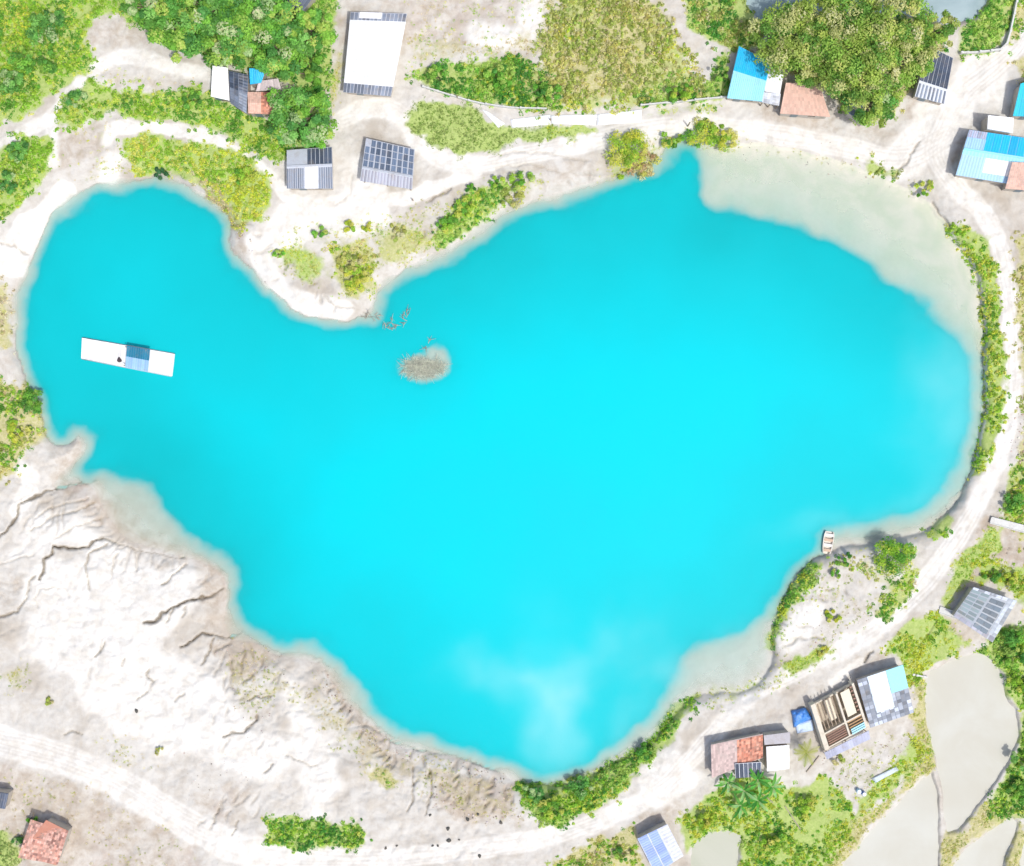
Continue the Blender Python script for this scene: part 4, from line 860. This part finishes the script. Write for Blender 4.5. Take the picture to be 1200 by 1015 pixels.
h = House('house', 'small house with mottled terracotta tiles in the shaded cluster', 'house', [(290,108),(326,108),(324,134),(291,133)], 2.5, 'gv', .5, .5, base=TERR)
h.sheets('roof_tile', TERR, .0, 1, 0, 1, 16, 12, .35, .03, .06, 0, tilt=.02, tints=TT); h.sheets('roof_tile', SALM, 0, .45, 0, 1, 7, 12, .15, .06, .06, 0, tilt=.02)
h = House('house', 'dark roofed house cut by the top edge beside the trees', 'house', [(336,-22),(378,-18),(352,17),(337,3)], 2.2, 'gv', .5, .4, base=GREY)
h.sheets('roof_sheet', DGREY, 0, 1, 0, 1, 7, 4, .35, .03, .12, 2)
# blue house at the top
h = House('house', 'house with azure upper and pale cyan lower roof under olive trees', 'house', [(866,54),(903,73),(893,119),(852,115)], 2.3, 'gv', .48, .4, base=LAZ)
h.sheets('roof_sheet', AZ, 0, 1, 0, .47, 9, 1, .06, .03, .03, 2); h.sheets('roof_sheet', LAZ, 0, 1, .49, 1, 9, 1, .05, .03, .03, 2)
h = House('annex', 'white flat roofed annex right of the azure roof', 'annex', [(900,80),(918,88),(914,110),(896,107)], 2.5, 'flat', .5, 0, base=WHT, doors=False)
h.sheets('roof_sheet', WHT, 0, 1, 0, 1, 3, 1, .05, .03, .04, 2)
h = House('awning', 'small grey and white striped awning below the white annex', 'awning', [(895,108),(915,110),(913,124),(893,120)], 2.2, 'sv', .5, .2, open_=True, base=LGREY)
h.sheets('roof_sheet', LGREY, 0, 1, 0, 1, 2, 5, .3, .03, .3, 1)
h = House('house', 'low house with faded salmon tiles between azure roof and olive trees', 'house', [(921,97),(962,99),(976,112),(972,138)][0:1] + [(960,98),(973,137),(914,133)], 2.2, 'sv', .5, .5, base=SALM)
h.sheets('roof_tile', SALM, 0, 1, 0, 1, 22, 9, .12, .02, .08, 0, tilt=.02)
h = House('shed', 'dark ribbed shed with pale striped lower roof by the olive trees', 'shed', [(1089,54),(1117,68),(1107,122),(1072,113)], 2.2, 'gv', .68, .5, base=LGREY)
h.sheets('roof_sheet', DGREY, 0, 1, 0, .68, 7, 2, .3, .03, .12, 2); h.sheets('roof_sheet', GREY, 0, 1, .70, 1, 8, 1, .3, .03, .45, 1)
h = House('shed', 'small grey shed almost hidden by the lowest olive tree', 'shed', [(993,118),(1020,122),(1012,146),(994,132)], 2.2, 'sv', .5, .3, base=GREY, doors=False)
h.sheets('roof_sheet', GREY, 0, 1, 0, 1, 5, 2, .2, .03, .1, 2)
# blue house on the right
h = House('house', 'big right edge house with banded azure, sky blue and white sheet roof', 'house', [(1136,152),(1232,166),(1222,222),(1120,205)], 2.4, 'gv', .42, .6, base=BLU)
h.sheets('roof_sheet', surf('lilac_grey_sheet', (.45, .48, .62), .6), 0, .22, 0, .16, 4, 1, .2, .03, .1, 2); h.sheets('roof_sheet', BLU, 0, .24, .16, .42, 4, 1, .08, .03, .05, 2)
h.sheets('roof_sheet', AZ, .22, 1, 0, .42, 8, 1, .12, .04, .04, 3); h.sheets('roof_sheet', LAZ, 0, 1, .43, .54, 12, 1, .04, .03, .03, 2)
h.sheets('roof_sheet', BLU, 0, .28, .54, 1, 4, 1, .07, .03, .04, 2); h.sheets('roof_sheet', WHT, .28, 1, .54, .86, 8, 1, .04, .03, .02, 2); h.sheets('roof_sheet', BLU, .28, .85, .86, 1, 8, 1, .08, .03, .04, 2); h.ridge(LAZ, .3)
h = House('annex', 'white box annex above the banded blue house', 'annex', [(1158,135),(1188,138),(1187,156),(1157,151)], 3.3, 'flat', .5, 0, base=WHT, doors=False)
h.sheets('roof_sheet', WHTARP, 0, 1, 0, 1, 4, 1, .05, .03, .03, 2)
h = House('house', 'teal roofed house cut by the right edge', 'house', [(1196,98),(1240,85),(1240,138),(1187,136)], 2.7, 'sv', .5, .4, base=TEAL)
h.sheets('roof_sheet', TEAL, 0, 1, 0, 1, 9, 2, .1, .03, .04, 2)
h = House('lean_to', 'salmon tiled lean-to at the lower right of the banded blue house', 'lean-to', [(1186,190),(1240,192),(1240,226),(1178,221)], 2.3, 'sv', .5, .4, base=SALM)
h.e += .9
h.sheets('roof_tile', SALM, 0, 1, 0, 1, 24, 12, .15, .04, .07, 0, tilt=.02)
# grey panelled shed
h = House('shed', 'grey shed roofed with a grid of dark panels and white battens', 'shed', [(1141,688),(1192,704),(1163,753),(1117,722)], 2.4, 'gu', .45, .4, base=surf('mid_grey_sheet', (.40, .45, .50), .55))
h.sheets('roof_sheet', surf('grey_green_sheet', (.24, .32, .34), .5), .0, .42, .06, .86, 2, 7, .3, .03, .10, 0, gv=.2); h.sheets('dark_panel', surf('dark_blue_panel', (.05, .10, .15), .35, dirt=.15), .46, .80, .12, .96, 2, 6, .3, .05, .06, 0, gv=.16)
h.sheets('roof_sheet', surf('mid_grey_sheet', (.40, .45, .50), .55), .82, 1, 0, 1, 2, 5, .5, .03, .1, 2); h.sheets('roof_sheet', LGREY, .0, .8, 0, .08, 6, 1, .5, .03, .1, 2); h.sheets('roof_sheet', surf('mauve_grey_sheet', (.36, .37, .44)), 0, 1, .88, 1, 7, 1, .3, .04, .2, 1)
# lower right houses
h = House('house', 'grey tiled house with a white sheet and pale azure corner near the mud ponds', 'house', [(1004,797),(1058,779),(1071,835),(1020,853)], 2.3, 'gu', .5, .5, base=GREY)
h.sheets('roof_tile', surf('grey_tile', (.36, .40, .46), .7), 0, 1, 0, 1, 10, 14, .4, .03, .12, 0, tilt=.02, tints=[(1,1,1),(.7,.7,.7),(1.4,1.4,1.4)])
b = MB(); h.slab(b, .22, .62, .0, .76, .03, .11); b.build('white_sheet', surf('ice_white_sheet', (.72, .86, .92), .4, dirt=.04), h.root)
b = MB(); h.slab(b, .63, 1, .0, .48, .03, .11); b.build('azure_sheet', LAZ, h.root)
h = House('house', 'house with pink and terracotta patched roof beside the lower track', 'house', [(833,873),(894,860),(894,888),(834,912)], 2.2, 'flat', .5, .0, base=PINK)
h.q = [(833,874),(894,861),(894,889),(834,911)]
h.sheets('roof_tile', PINK, 0, .58, 0, 1, 14, 12, .2, .03, .06, 0, tilt=.02); h.sheets('roof_tile', TERR, .5, 1, 0, .95, 12, 12, .3, .06, .06, 0, tilt=.02, tints=TT)
h = House('lean_to', 'dark ribbed lean-to roof over the banana plants', 'lean-to', [(861,895),(892,893),(892,910),(862,912)], 2.3, 'sv', .5, .2, base=LGREY, doors=False)
h.sheets('roof_sheet', DGREY, 0, 1, 0, 1, 6, 1, .4, .03, .15, 2)
h = House('annex', 'plain grey flat roof left of the blue tarpaulin', 'annex', [(895,862),(926,858),(926,871),(896,873)], 2.4, 'flat', .5, 0, base=surf('cement_roof', (.48, .47, .49), .8), doors=False)
h = House('annex', 'clean white square roof in the lower house yard', 'annex', [(898,875),(925,873),(925,901),(899,904)], 2.3, 'flat', .5, 0, base=WHTARP, doors=True)
h.sheets('roof_sheet', WHTARP, 0, 1, 0, 1, 3, 1, .03, .03, .02, 2)
h = House('shed', 'periwinkle blue ribbed shed cut by the bottom edge', 'shed', [(747,983),(782,966),(801,1003),(768,1024)], 2.6, 'gu', .68, .35, base=surf('pale_lilac_sheet', (.66, .70, .84), .5))
h.sheets('roof_sheet', BLV, 0, .66, 0, 1, 2, 8, .14, .03, .1, 2); h.sheets('roof_sheet', surf('pale_lilac_sheet', (.66, .70, .84), .5), .70, 1, 0, 1, 1, 5, .06, .03, .04, 2)
h = House('house', 'lower left house with worn terracotta tiles', 'house', [(54,961),(80,974),(66,1014),(22,1003)], 2.5, 'gv', .5, .5, base=TERR)
h.q = [(36,960),(80,974),(68,1013),(21,1005)]
h.sheets('roof_tile', surf('worn_tile', (.55, .32, .26), .85, dirt=.2, dirtcol=(.6,.5,.4)), 0, 1, 0, 1, 18, 15, .3, .03, .08, 0, tilt=.02, tints=TT)
h = House('shed', 'dark roofed shed at the left edge near the lower left corner', 'shed', [(-22,925),(10,930),(6,948),(-25,945)], 2.3, 'sv', .5, .2, base=DGREY, doors=False)
h.sheets('roof_sheet', DGREY, 0, 1, 0, 1, 6, 1, .3, .03, .1, 2)

# half built house with exposed beams
q = [(950,827),(1001,800),(1018,852),(967,880)]; g = float(np.mean([gz(*p) for p in q]))
x, y, _ = at(984, 840, g); root = empty('unfinished_house', (x, y, g), 'roofless half built house with cream walls, beams and loose planks', 'house')
def qh(b, u0, u1, v0, v1, z0, z1, col=(1, 1, 1)):
    c = [(u0, v1), (u1, v1), (u1, v0), (u0, v0)]
    zt = g + z1
    pts = [at(*bil(q, u, v), zt) for u, v in c]
    b.hexa([(p[0], p[1], g + z0) for p in pts], pts, col)
CRM = surf('cream_cement', (.72, .66, .54), .85, dirt=.25); 
b = MB(); qh(b, .0, 1, 0, 1, -.4, .12); b.build('floor_slab', surf('sandy_floor', (.62, .55, .44), .9, dirt=.4), root)
b = MB()
qh(b, 0, .1, 0, 1, .12, 2.5); qh(b, .94, .99, 0, .98, .12, 2.4); qh(b, .1, .94, .66, .69, .12, 2.3); qh(b, .1, .94, .0, .03, .12, 1.2); qh(b, .56, .6, .03, .97, .12, 2.35); qh(b, .1, .94, .96, .985, .12, 2.3); b.build('wall', CRM, root)
b = MB(); qh(b, .66, .86, .06, .6, 2.0, 2.1); b.build('cream_panel', surf('cream_panel', (.80, .74, .58), .7, dirt=.1), root)
b = MB(); qh(b, .28, .44, .05, .5, 1.6, 1.7); b.build('cream_panel', surf('cream_panel', (.80, .74, .58), .7, dirt=.1), root)
for (u0, u1, n_, m_) in ((.12, .54, 5, surf('brown_plank', (.34, .20, .15), .8)), (.62, .93, 4, surf('ochre_plank', (.50, .32, .16), .8))):
    for i in range(n_):
        v = .71 + .24 * i / n_ - (.02 if u0 > .5 else 0); b = MB(); qh(b, u0, u1, v, v + .024, 2.15, 2.25); b.build('plank', m_, root)
for i in range(3): 
    b = MB(); v = .86 + .045 * i; qh(b, .64, .94, v, v + .03, 2.36, 2.42); b.build('blue_slat', LAZ, root)
for i in range(7):
    b = MB(); v = .04 + i * .085; qh(b, .88, .93, v, v + .03, 1.9, 2.3); b.build('rafter', surf('brown_plank', (.34, .20, .15), .8), root)
for i in range(5):
    b = MB(); u = .14 + i * .08; qh(b, u, u + .018, .03, .62, 2.1, 2.18); b.build('rafter', WOODM, root)
h = House('lean_to', 'lilac grey sheet lean-to along the bottom of the half built house', 'lean-to', [(966,882),(1018,856),(1020,866),(969,890)], 1.9, 'sv', .5, .1, open_=True, base=surf('lilac_grey_sheet', (.45, .48, .62), .6))
h.sheets('roof_sheet', surf('lilac_grey_sheet', (.45, .48, .62), .6), 0, 1, 0, 1, 8, 1, .25, .03, .1, 2)

# ------------------------------------------------------------------ loose cloth and small things
def cloth(name, quad, z, mat, label, cat, amp=.12, n=14, group=None, ncol=None):
    V = []; F_ = []; cols = []
    for i in range(n + 1):
        for j in range(n + 1):
            u, v = i / n, j / n; px, py = bil(quad, u, v); e = 1 - max(abs(2 * u - 1), abs(2 * v - 1)) ** 4
            zz = float(gz(px, py)) + z * (.25 + .75 * e) + amp * (float(fbm(np.array([px * 1.0]), np.array([py * 1.0]), 5, 3, 71)[0]) - .5)
            V.append(at(px, py, zz)); cols.append((1, 1, 1))
    for i in range(n):
        for j in range(n): a = i * (n + 1) + j; F_.append((a, a + 1, a + n + 2, a + n + 1))
    b = MB(); b.v = V; b.f = F_; b.c = cols; o = b.build(name, mat, smooth=True)
    md_ = o.modifiers.new('thickness', 'SOLIDIFY'); md_.thickness = .02
    return tag(o, label, cat, group)
cloth('tarpaulin', [(927,833),(944,829),(952,842),(930,853)], .9, surf('blue_tarpaulin', (.06, .25, .70), .5, dirt=.3, scale=2.5, dirtcol=(.45, .62, .85)), 'crumpled royal blue tarpaulin heap beside the half built house', 'tarpaulin', .9, 16)
cloth('tarpaulin', [(931,848),(952,842),(954,856),(934,860)], .4, surf('pale_blue_tarpaulin', (.55, .68, .88), .5, dirt=.2), 'pale blue crumpled sheet just below the royal blue heap', 'tarpaulin', .4, 10)
gs = 'white sheets laid beside the low wall'
cloth('ground_sheet', [(564,128),(571,130),(592,145),(584,150)], .12, WHTARP, 'narrow white sheet slanting down from the wall, leftmost of the sheets', 'ground sheet', .1, 8, gs)
cloth('ground_sheet', [(598,140),(645,134),(645,146),(600,150)], .12, WHTARP, 'broad white sheet right of the gap in the row', 'ground sheet', .1, 10, gs)
cloth('ground_sheet', [(645,135),(700,134),(698,147),(646,145)], .12, WHTARP, 'white sheet in the middle of the row beside the wall', 'ground sheet', .1, 10, gs)
cloth('ground_sheet', [(700,134),(752,128),(752,143),(699,147)], .12, WHTARP, 'white sheet at the right end of the row beside the wall', 'ground sheet', .1, 10, gs)
CONC = surf('pale_concrete', (.66, .67, .64), .85, dirt=.2)
def lowwall(pts, hgt, th, label, mat=CONC, name='low_wall', cat='wall'):
    pts = smoothpoly(pts, 1, False); cx, cy = pts[len(pts) // 2]; gx = at(cx, cy, float(gz(cx, cy))); root = empty(name, gx, label, cat)
    b = MB(); f = MB()
    for (ax, ay), (bx, by) in zip(pts, pts[1:]):
        n = max(1, int(math.hypot(bx - ax, by - ay) / 12))
        for i in range(n):
            p = Vector(at(ax + (bx - ax) * i / n, ay + (by - ay) * i / n)); r_ = Vector(at(ax + (bx - ax) * (i + 1) / n, ay + (by - ay) * (i + 1) / n))
            mx_, my_ = ax + (bx - ax) * (i + .5) / n, ay + (by - ay) * (i + .5) / n; z = float(gz(mx_, my_)); d = r_ - p; c = (p + r_) / 2
            b.box((c.x, c.y, z - .4), d.length + .04, th, .4 + hgt, math.atan2(d.y, d.x)); f.box((p.x, p.y, z - .4), th + .08, th + .08, .4 + hgt + .12, math.atan2(d.y, d.x))
    b.build('panel', mat, root); f.build('pillar', mat, root)
lowwall([(497,106),(520,113),(560,125),(600,131),(640,132)], .7, .16, 'thin white wall curving below the dark thicket')
lowwall([(750,127),(790,123),(820,120),(850,117)], .7, .16, 'thin white wall between the olive thicket and the blue roofed house')
lowwall([(1122,66),(1150,65),(1172,62),(1180,35),(1190,-20)], .9, .22, 'pale boundary wall bending round the top right scrub')
lowwall([(1068,789),(1084,792)], .2, .2, 'short narrow pale footbridge beam at the corner of the upper mud pond', name='footbridge', cat='footbridge')
def slabthing(name, quad, z, th, mat, label, cat):
    zz = max(float(gz(*p)) for p in quad) + z; pts = [at(x, y, zz) for x, y in quad[::-1]]
    cx = sum(p[0] for p in quad) / 4; cy = sum(p[1] for p in quad) / 4; root = empty(name, at(cx, cy, zz - th), label, cat)
    b = MB(); b.hexa([(p[0], p[1], zz - th) for p in pts], pts); b.build('slab', mat, root)
    b = MB()
    for a, c in ((0, 1), (2, 3)):
        A, B = Vector(pts[a]), Vector(pts[c]); 
        b.tube([A + Vector((0, 0, .06)), B + Vector((0, 0, .06))], .07, 6)
    b.build('edge_curb', mat, root)
slabthing('slab_bridge', [(1162,606),(1205,617),(1203,625),(1160,613)], .25, .2, CONC, 'pale concrete slab bridge crossing the ditch at the right edge', 'bridge')
slabthing('loading_slab', [(1102,711),(1122,718),(1120,725),(1100,718)], .15, .15, CONC, 'small pale slab left of the grey panelled shed', 'slab')

# raft with a little hut
q = [(96,396),(205,415),(202,441),(95,420)]; g = 0.0
x, y, _ = at(150, 418, .3); root = empty('raft', (x, y, 0), 'long white floating raft carrying a small blue roofed cabin', 'raft')
def rb(b, u0, u1, v0, v1, z0, z1, col=(1, 1, 1)):
    c = [(u0, v1), (u1, v1), (u1, v0), (u0, v0)]; b.hexa([at(*bil(q, u, v), z0) for u, v in c], [at(*bil(q, u, v), z1) for u, v in c], col)
b = MB()
for i in range(40): k = random.uniform(.88, 1.05); rb(b, i / 40, (i + .96) / 40, 0, 1, .35, .42 + random.uniform(0, .01), (k, k, k))
b.build('deck', surf('white_plank', (.86, .86, .85), .6, dirt=.12), root)
for v in (.04, .35, .65, .96):
    b = MB(); P0 = Vector(at(*bil(q, .01, v), .12)); P1 = Vector(at(*bil(q, .99, v), .12)); b.tube([P0, P1], .24, 10); b.build('pontoon', surf('pontoon', (.55, .58, .6), .5), root, True)
b = MB(); c0 = [(.0, .0), (.0, 1)]; rb(b, 0, .47, 0, .02, .42, .5); rb(b, .72, 1, 0, .02, .42, .5); rb(b, 0, .02, .02, .98, .42, .5); rb(b, .98, 1, .02, .98, .42, .5); rb(b, 0, .4, .98, 1, .42, .5); rb(b, .72, .98, .98, 1, .42, .5); b.build('rim', surf('white_plank', (.86, .86, .85)), root)
def rq(u0, u1, v0, v1, za, zb, zc, name, mat):
    b = MB(); n = 10
    for i in range(n):
        a, c = u0 + (u1 - u0) * i / n, u0 + (u1 - u0) * (i + .94) / n
        b.hexa([at(*bil(q, a, v1), zb - .04), at(*bil(q, c, v1), zb - .04), at(*bil(q, c, v0), za - .04), at(*bil(q, a, v0), za - .04)], [at(*bil(q, a, v1), zb), at(*bil(q, c, v1), zb), at(*bil(q, c, v0), za), at(*bil(q, a, v0), za)], (random.uniform(.85, 1.1),) * 3)
    b.build(name, mat, root)
rq(.485, .735, .0, .5, 1.9, 2.4, 0, 'cabin_roof', surf('raft_dark_roof', (.03, .24, .38), .5, dirt=.15)); rq(.485, .735, .5, 1.02, 2.4, 1.9, 0, 'cabin_roof', surf('raft_pale_roof', (.30, .52, .78), .5, dirt=.15))
for u in (.5, .72):
    for v in (.06, .94): b = MB(); p = at(*bil(q, u, v), .42); b.box(p, .1, .1, 1.6); b.build('cabin_post', WOODM, root)
b = MB(); rb(b, .505, .515, .1, .9, .42, 1.85); rb(b, .705, .715, .1, .9, .42, 1.85); b.build('cabin_wall', surf('cabin_wall', (.7, .74, .76), .7), root)
# dark bundle on the raft
def rock(px, py, r_, mat, name, label, cat, zadd=0.0, n=1, group=None, zb=None):
    g_ = float(gz(px, py)) if zb is None else zb; me_b = MB(); x, y, _ = at(px, py, g_)
    import bmesh
    bm = bmesh.new(); bmesh.ops.create_icosphere(bm, subdivisions=2, radius=r_)
    sx, sy, sz = random.uniform(.8, 1.25), random.uniform(.8, 1.2), random.uniform(.55, .8); sd = random.random() * 9
    for v in bm.verts:
        k = 1 + .25 * math.sin(v.co.x * 5 / r_ * .6 + sd) * math.cos(v.co.y * 4 / r_ * .6 + sd * 2); v.co = Vector((v.co.x * sx * k, v.co.y * sy * k, v.co.z * sz * k))
    bm.verts.ensure_lookup_table(); me_b.add([v.co + Vector((x, y, g_ + r_ * .3 + zadd)) for v in bm.verts], [[v.index for v in f.verts] for f in bm.faces]); bm.free()
    return tag(me_b.build(name, mat), label, cat, group)
rock(140, 422, .32, surf('dark_cloth', (.07, .05, .06), .9), 'bundle', 'dark bundle lying on the raft deck left of the cabin', 'bundle', zb=.42)
DR = surf('dark_stone', (.09, .09, .08), .9, dirt=.2); PR = surf('pale_stone', (.55, .5, .43), .9, dirt=.4)
for i, (px, py, r_, lb) in enumerate([(160,833,.42,'dark round boulder alone on the white sand slope'),(526,985,.40,'blackest boulder on the sand above the bottom track'),(525,971,.34,'grey boulder just above the blackest one'),(513,991,.26,'dark stone left of the blackest boulder'),
    (507,991,.22,'small grey stone furthest left in the boulder group'),(538,984,.2,'small stone right of the blackest boulder'),(562,1003,.32,'dark stone on the white bottom track'),(452,994,.28,'brownish stone right of the dark grass island'),(465,991,.22,'small stone beyond the brownish one'),(504,955,.3,'dark stone at the foot of the eroded gully'),(548,960,.34,'dark boulder at the lower rim of the brown rubble'),(560,954,.3,'boulder in the brown rubble slope'),(587,964,.36,'boulder at the right of the brown rubble slope')]):
    rock(px, py, r_ * .72, DR, 'boulder', lb, 'boulder', group='dark boulders on the sand')
# rubble: uncounted stones on the eroded banks
V = []; F_ = []; cc = []
def scatter_stones(poly, dens, rlo, rhi, cols):
    b = np.array(poly); ar = (np.ptp(b[:, 0])) * (np.ptp(b[:, 1])) * S * S; n = int(ar * dens * 1.7)
    x = rng.uniform(b[:, 0].min(), b[:, 0].max(), n); y = rng.uniform(b[:, 1].min(), b[:, 1].max(), n)
    k = (sdf(poly, x, y) + (fbm(x, y, 10, 3, 81) - .5) * 14 > 0) & (fbm(x, y, 9, 3, 82) > .42); x, y = x[k], y[k]; r_ = rlo * .8 + (rhi - rlo) * .6 * rng.random(len(x)) ** 3
    z = gz(x, y); P_ = atv(x, y, z)
    oc = np.array([(1, 0, 0), (0, 1, 0), (-1, 0, 0), (0, -1, 0), (0, 0, .8), (0, 0, -.6)], float)
    fc = np.array([(0, 1, 4), (1, 2, 4), (2, 3, 4), (3, 0, 4), (1, 0, 5), (2, 1, 5), (3, 2, 5), (0, 3, 5)])
    a = rng.uniform(0, 6.28, len(x)); ca, sa = np.cos(a), np.sin(a); st = rng.uniform(.6, 1.3, (len(x), 6, 3))
    o = oc[None] * st * r_[:, None, None]; X = o[..., 0] * ca[:, None] - o[..., 1] * sa[:, None]; Y = o[..., 0] * sa[:, None] + o[..., 1] * ca[:, None]
    VV = np.stack([X, Y, o[..., 2]], -1) + P_[:, None]; base = sum(len(v) for v in V)
    V.append(VV.reshape(-1, 3)); F_.append((fc[None] + 6 * np.arange(len(x))[:, None, None]).reshape(-1, 3) + base)
    cc.append(np.repeat(pick(cols, len(x)), 6, 0))
RC = [(.62,.52,.44),(.40,.33,.27),(.22,.19,.15),(.74,.70,.66),(.50,.38,.31)]
scatter_stones([(505,900),(600,915),(612,960),(560,968),(510,945)], 3, .06, .28, RC)
scatter_stones([(370,765),(405,800),(440,850),(490,880),(540,890),(600,910),(590,925),(500,910),(440,880),(400,840),(360,790)], 3.2, .06, .25, RC)
scatter_stones([(245,745),(300,750),(340,775),(330,830),(290,870),(260,800)], 1.8, .05, .22, RC)
scatter_stones([(1140,650),(1195,640),(1200,680),(1140,690)], 3, .05, .2, RC)
scatter_stones([(955,885),(1060,860),(1070,880),(1010,930),(970,920)], 2.4, .05, .22, RC + [(.8,.8,.8)])
scatter_stones([(265,265),(300,270),(295,300),(320,350),(270,310)], 3, .05, .22, RC)
scatter_stones([(910,740),(950,690),(1000,690),(1020,730),(940,775),(905,770)], 1.6, .05, .2, RC)
scatter_stones([(1180,500),(1200,460),(1215,520),(1195,550)], 3, .1, .35, RC)
scatter_stones([(870,170),(1050,205),(1040,222),(870,190)], 1.4, .05, .22, RC)
scatter_stones([(1090,560),(1140,555),(1125,590),(1095,622),(1075,632)], 2.5, .05, .22, RC)
scatter_stones([(200,880),(300,880),(300,975),(210,940)], .7, .05, .2, RC)
scatter_stones([(780,150),(990,150),(1000,175),(780,172)], .5, .05, .16, RC)
o = quads('rubble', np.concatenate(V), np.concatenate(F_), surf('stone_rubble', (1, 1, 1), .95, dirt=.1), attrs={'Col': np.concatenate(cc)}); tag(o, 'brown and grey stones strewn over the eroded banks and yards', 'rubble', kind='stuff')

# small boat moored at the point
q = [(966,622),(979,624),(974,650),(963,648)]
x, y, _ = at(970, 636, .2); root = empty('small_boat', (x, y, 0), 'small flat wooden boat moored at the tip of the right hand point', 'boat')
def hull_ring(t): w_ = .5 * (1 - .25 * abs(2 * t - 1) ** 3); return .5 - w_, .5 + w_
b = MB(); n = 10; rows = []
for i in range(n + 1):
    t = i / n; a, c = hull_ring(t); rows.append([at(*bil(q, a, t), .5), at(*bil(q, a + .14, t), .0 - .15), at(*bil(q, c - .14, t), -.15), at(*bil(q, c, t), .5), at(*bil(q, c - .07, t), .5), at(*bil(q, c - .18, t), .02), at(*bil(q, a + .18, t), .02), at(*bil(q, a + .07, t), .5)])
vs = [p for r_ in rows for p in r_]; fs = []
for i in range(n):
    for k in range(8): fs.append((i * 8 + k, i * 8 + (k + 1) % 8, (i + 1) * 8 + (k + 1) % 8, (i + 1) * 8 + k))
fs += [tuple(range(8)), tuple(range(n * 8, n * 8 + 8))[::-1]]
b.add(vs, fs); b.build('hull', surf('worn_white_wood', (.78, .74, .66), .7, dirt=.3), root)
for i, (v, m_) in enumerate(((.1, 'pale_bench'), (.32, 'tan_bench'), (.55, 'pale_bench'), (.78, 'tan_bench'))):
    b = MB(); c = [(.1, v + .12), (.9, v + .12), (.9, v), (.1, v)]; b.hexa([at(*bil(q, *p), .38) for p in c], [at(*bil(q, *p), .45) for p in c]); b.build('bench', surf(m_, (.80, .78, .74) if 'pale' in m_ else (.62, .45, .32), .7), root)
# drowned brush and twigs
def twigs(name, label, cx, cy, rx, ry, n, hi, th=1.0, mat=TWIG):
    b = MB()
    for i in range(n):
        a = random.uniform(0, 6.28); r_ = math.sqrt(random.random()); px = cx + rx * r_ * math.cos(a); py = cy + ry * r_ * math.sin(a)
        p = Vector(at(px, py, -.1)); l_ = random.uniform(.5, 1.5); an = random.uniform(0, 6.28); e = p + Vector((math.cos(an) * l_, math.sin(an) * l_, hi * random.uniform(.3, 1)))
        m_ = p.lerp(e, .5) + Vector((random.uniform(-.1, .1), random.uniform(-.1, .1), .12)); b.tube([p, m_, e], [.05 * th, .035 * th, .012], 4, (random.uniform(.6, 1.3),) * 3)
        for k in range(2):
            e2 = m_ + Vector((random.uniform(-.5, .5), random.uniform(-.5, .5), random.uniform(0, .3))); b.tube([m_, e2], [.025 * th, .01], 3, (random.uniform(.6, 1.3),) * 3)
    return tag(b.build(name, mat), label, 'dead brush')
twigs('dead_brush', 'drowned tangle of pale grey green brush on a shallow mound in the turquoise water', 496, 431, 25, 11, 380, .55, .55, surf('drowned_twig', (.62, .64, .52), .9, dirt=.15, scale=2, dirtcol=(.22, .24, .17)))
for k, (cx, cy) in enumerate([(433,372),(448,378),(462,380),(474,372),(500,404)]):
    twigs('dead_branch', ['dead branch at the rocky tip of the sandy point','dead branch poking from the water just off the point','second dead branch out in the water beyond the point','dead branch furthest from the point','lone stick above the drowned brush'][k], cx, cy, 7 if k < 4 else 2, 7, 9 if k < 4 else 4, .6)
# barrels, basins, posts, planks in the yards
def barrel(px, py, mat, label, r_=.32, hh=.85, group='barrels in the lower yard'):
    g_ = float(gz(px, py)); x, y, _ = at(px, py, g_ + hh); root = empty('barrel', (x, y, g_), label, 'barrel', group); b = MB()
    b.tube([(x, y, g_), (x, y, g_ + hh * .3), (x, y, g_ + hh * .7), (x, y, g_ + hh)], [r_ * .92, r_, r_, r_ * .92], 14); b.build('body', mat, root)
    b = MB(); b.tube([(x, y, g_ + hh + .002), (x, y, g_ + hh + .04)], r_ * .8, 14); b.build('lid', WHT, root)
barrel(1007, 928, BLU, 'blue barrel left of two at the yard corner above the grassy bank'); barrel(1013, 931, surf('navy_plastic', (.12, .22, .5), .4), 'darker blue barrel right of two at the yard corner')
cloth('tarpaulin', [(1021,912),(1050,898),(1053,903),(1026,918)], .3, surf('grey_blue_tarpaulin', (.58, .68, .74), .6, dirt=.3), 'pale grey blue sheet strip along the yard edge above the grassy bank', 'tarpaulin', .3, 10)
def post(px, py, h_, label):
    g_ = float(gz(px, py)); x, y, _ = at(px, py, g_); b = MB(); b.tube([(x, y, g_ - .3), (x, y, g_ + h_ * .9), (x, y, g_ + h_)], [.09, .09, .05], 8); tag(b.build('wooden_post', WOODM), label, 'post')
post(806, 148, 2.6, 'dark wooden post between the lakeside bushes'); post(645, 141, 1.2, 'small dark post between two white sheets'); post(536, 115, 1.6, 'slim post in the thicket behind the thin white wall'); post(484, 235, 1.2, 'short post on the sand right of the grey corrugated shed')
# fallen pole and boards
def pole(a, c, r_, label):
    A = at(*a, float(gz(*a)) + .12); B = at(*c, float(gz(*c)) + .12); b = MB(); b.tube([A, ((A[0] + B[0]) / 2, (A[1] + B[1]) / 2, max(A[2], B[2]) + .05), B], r_, 6); tag(b.build('pole', TWIG), label, 'pole')
pole((945,905), (960,886), .09, 'dark bent pole lying below the yellow palm'); pole((920,945), (938,972), .07, 'pale pole lying in the garden growth'); pole((893,930), (906,941), .06, 'pale stick among the banana plants')
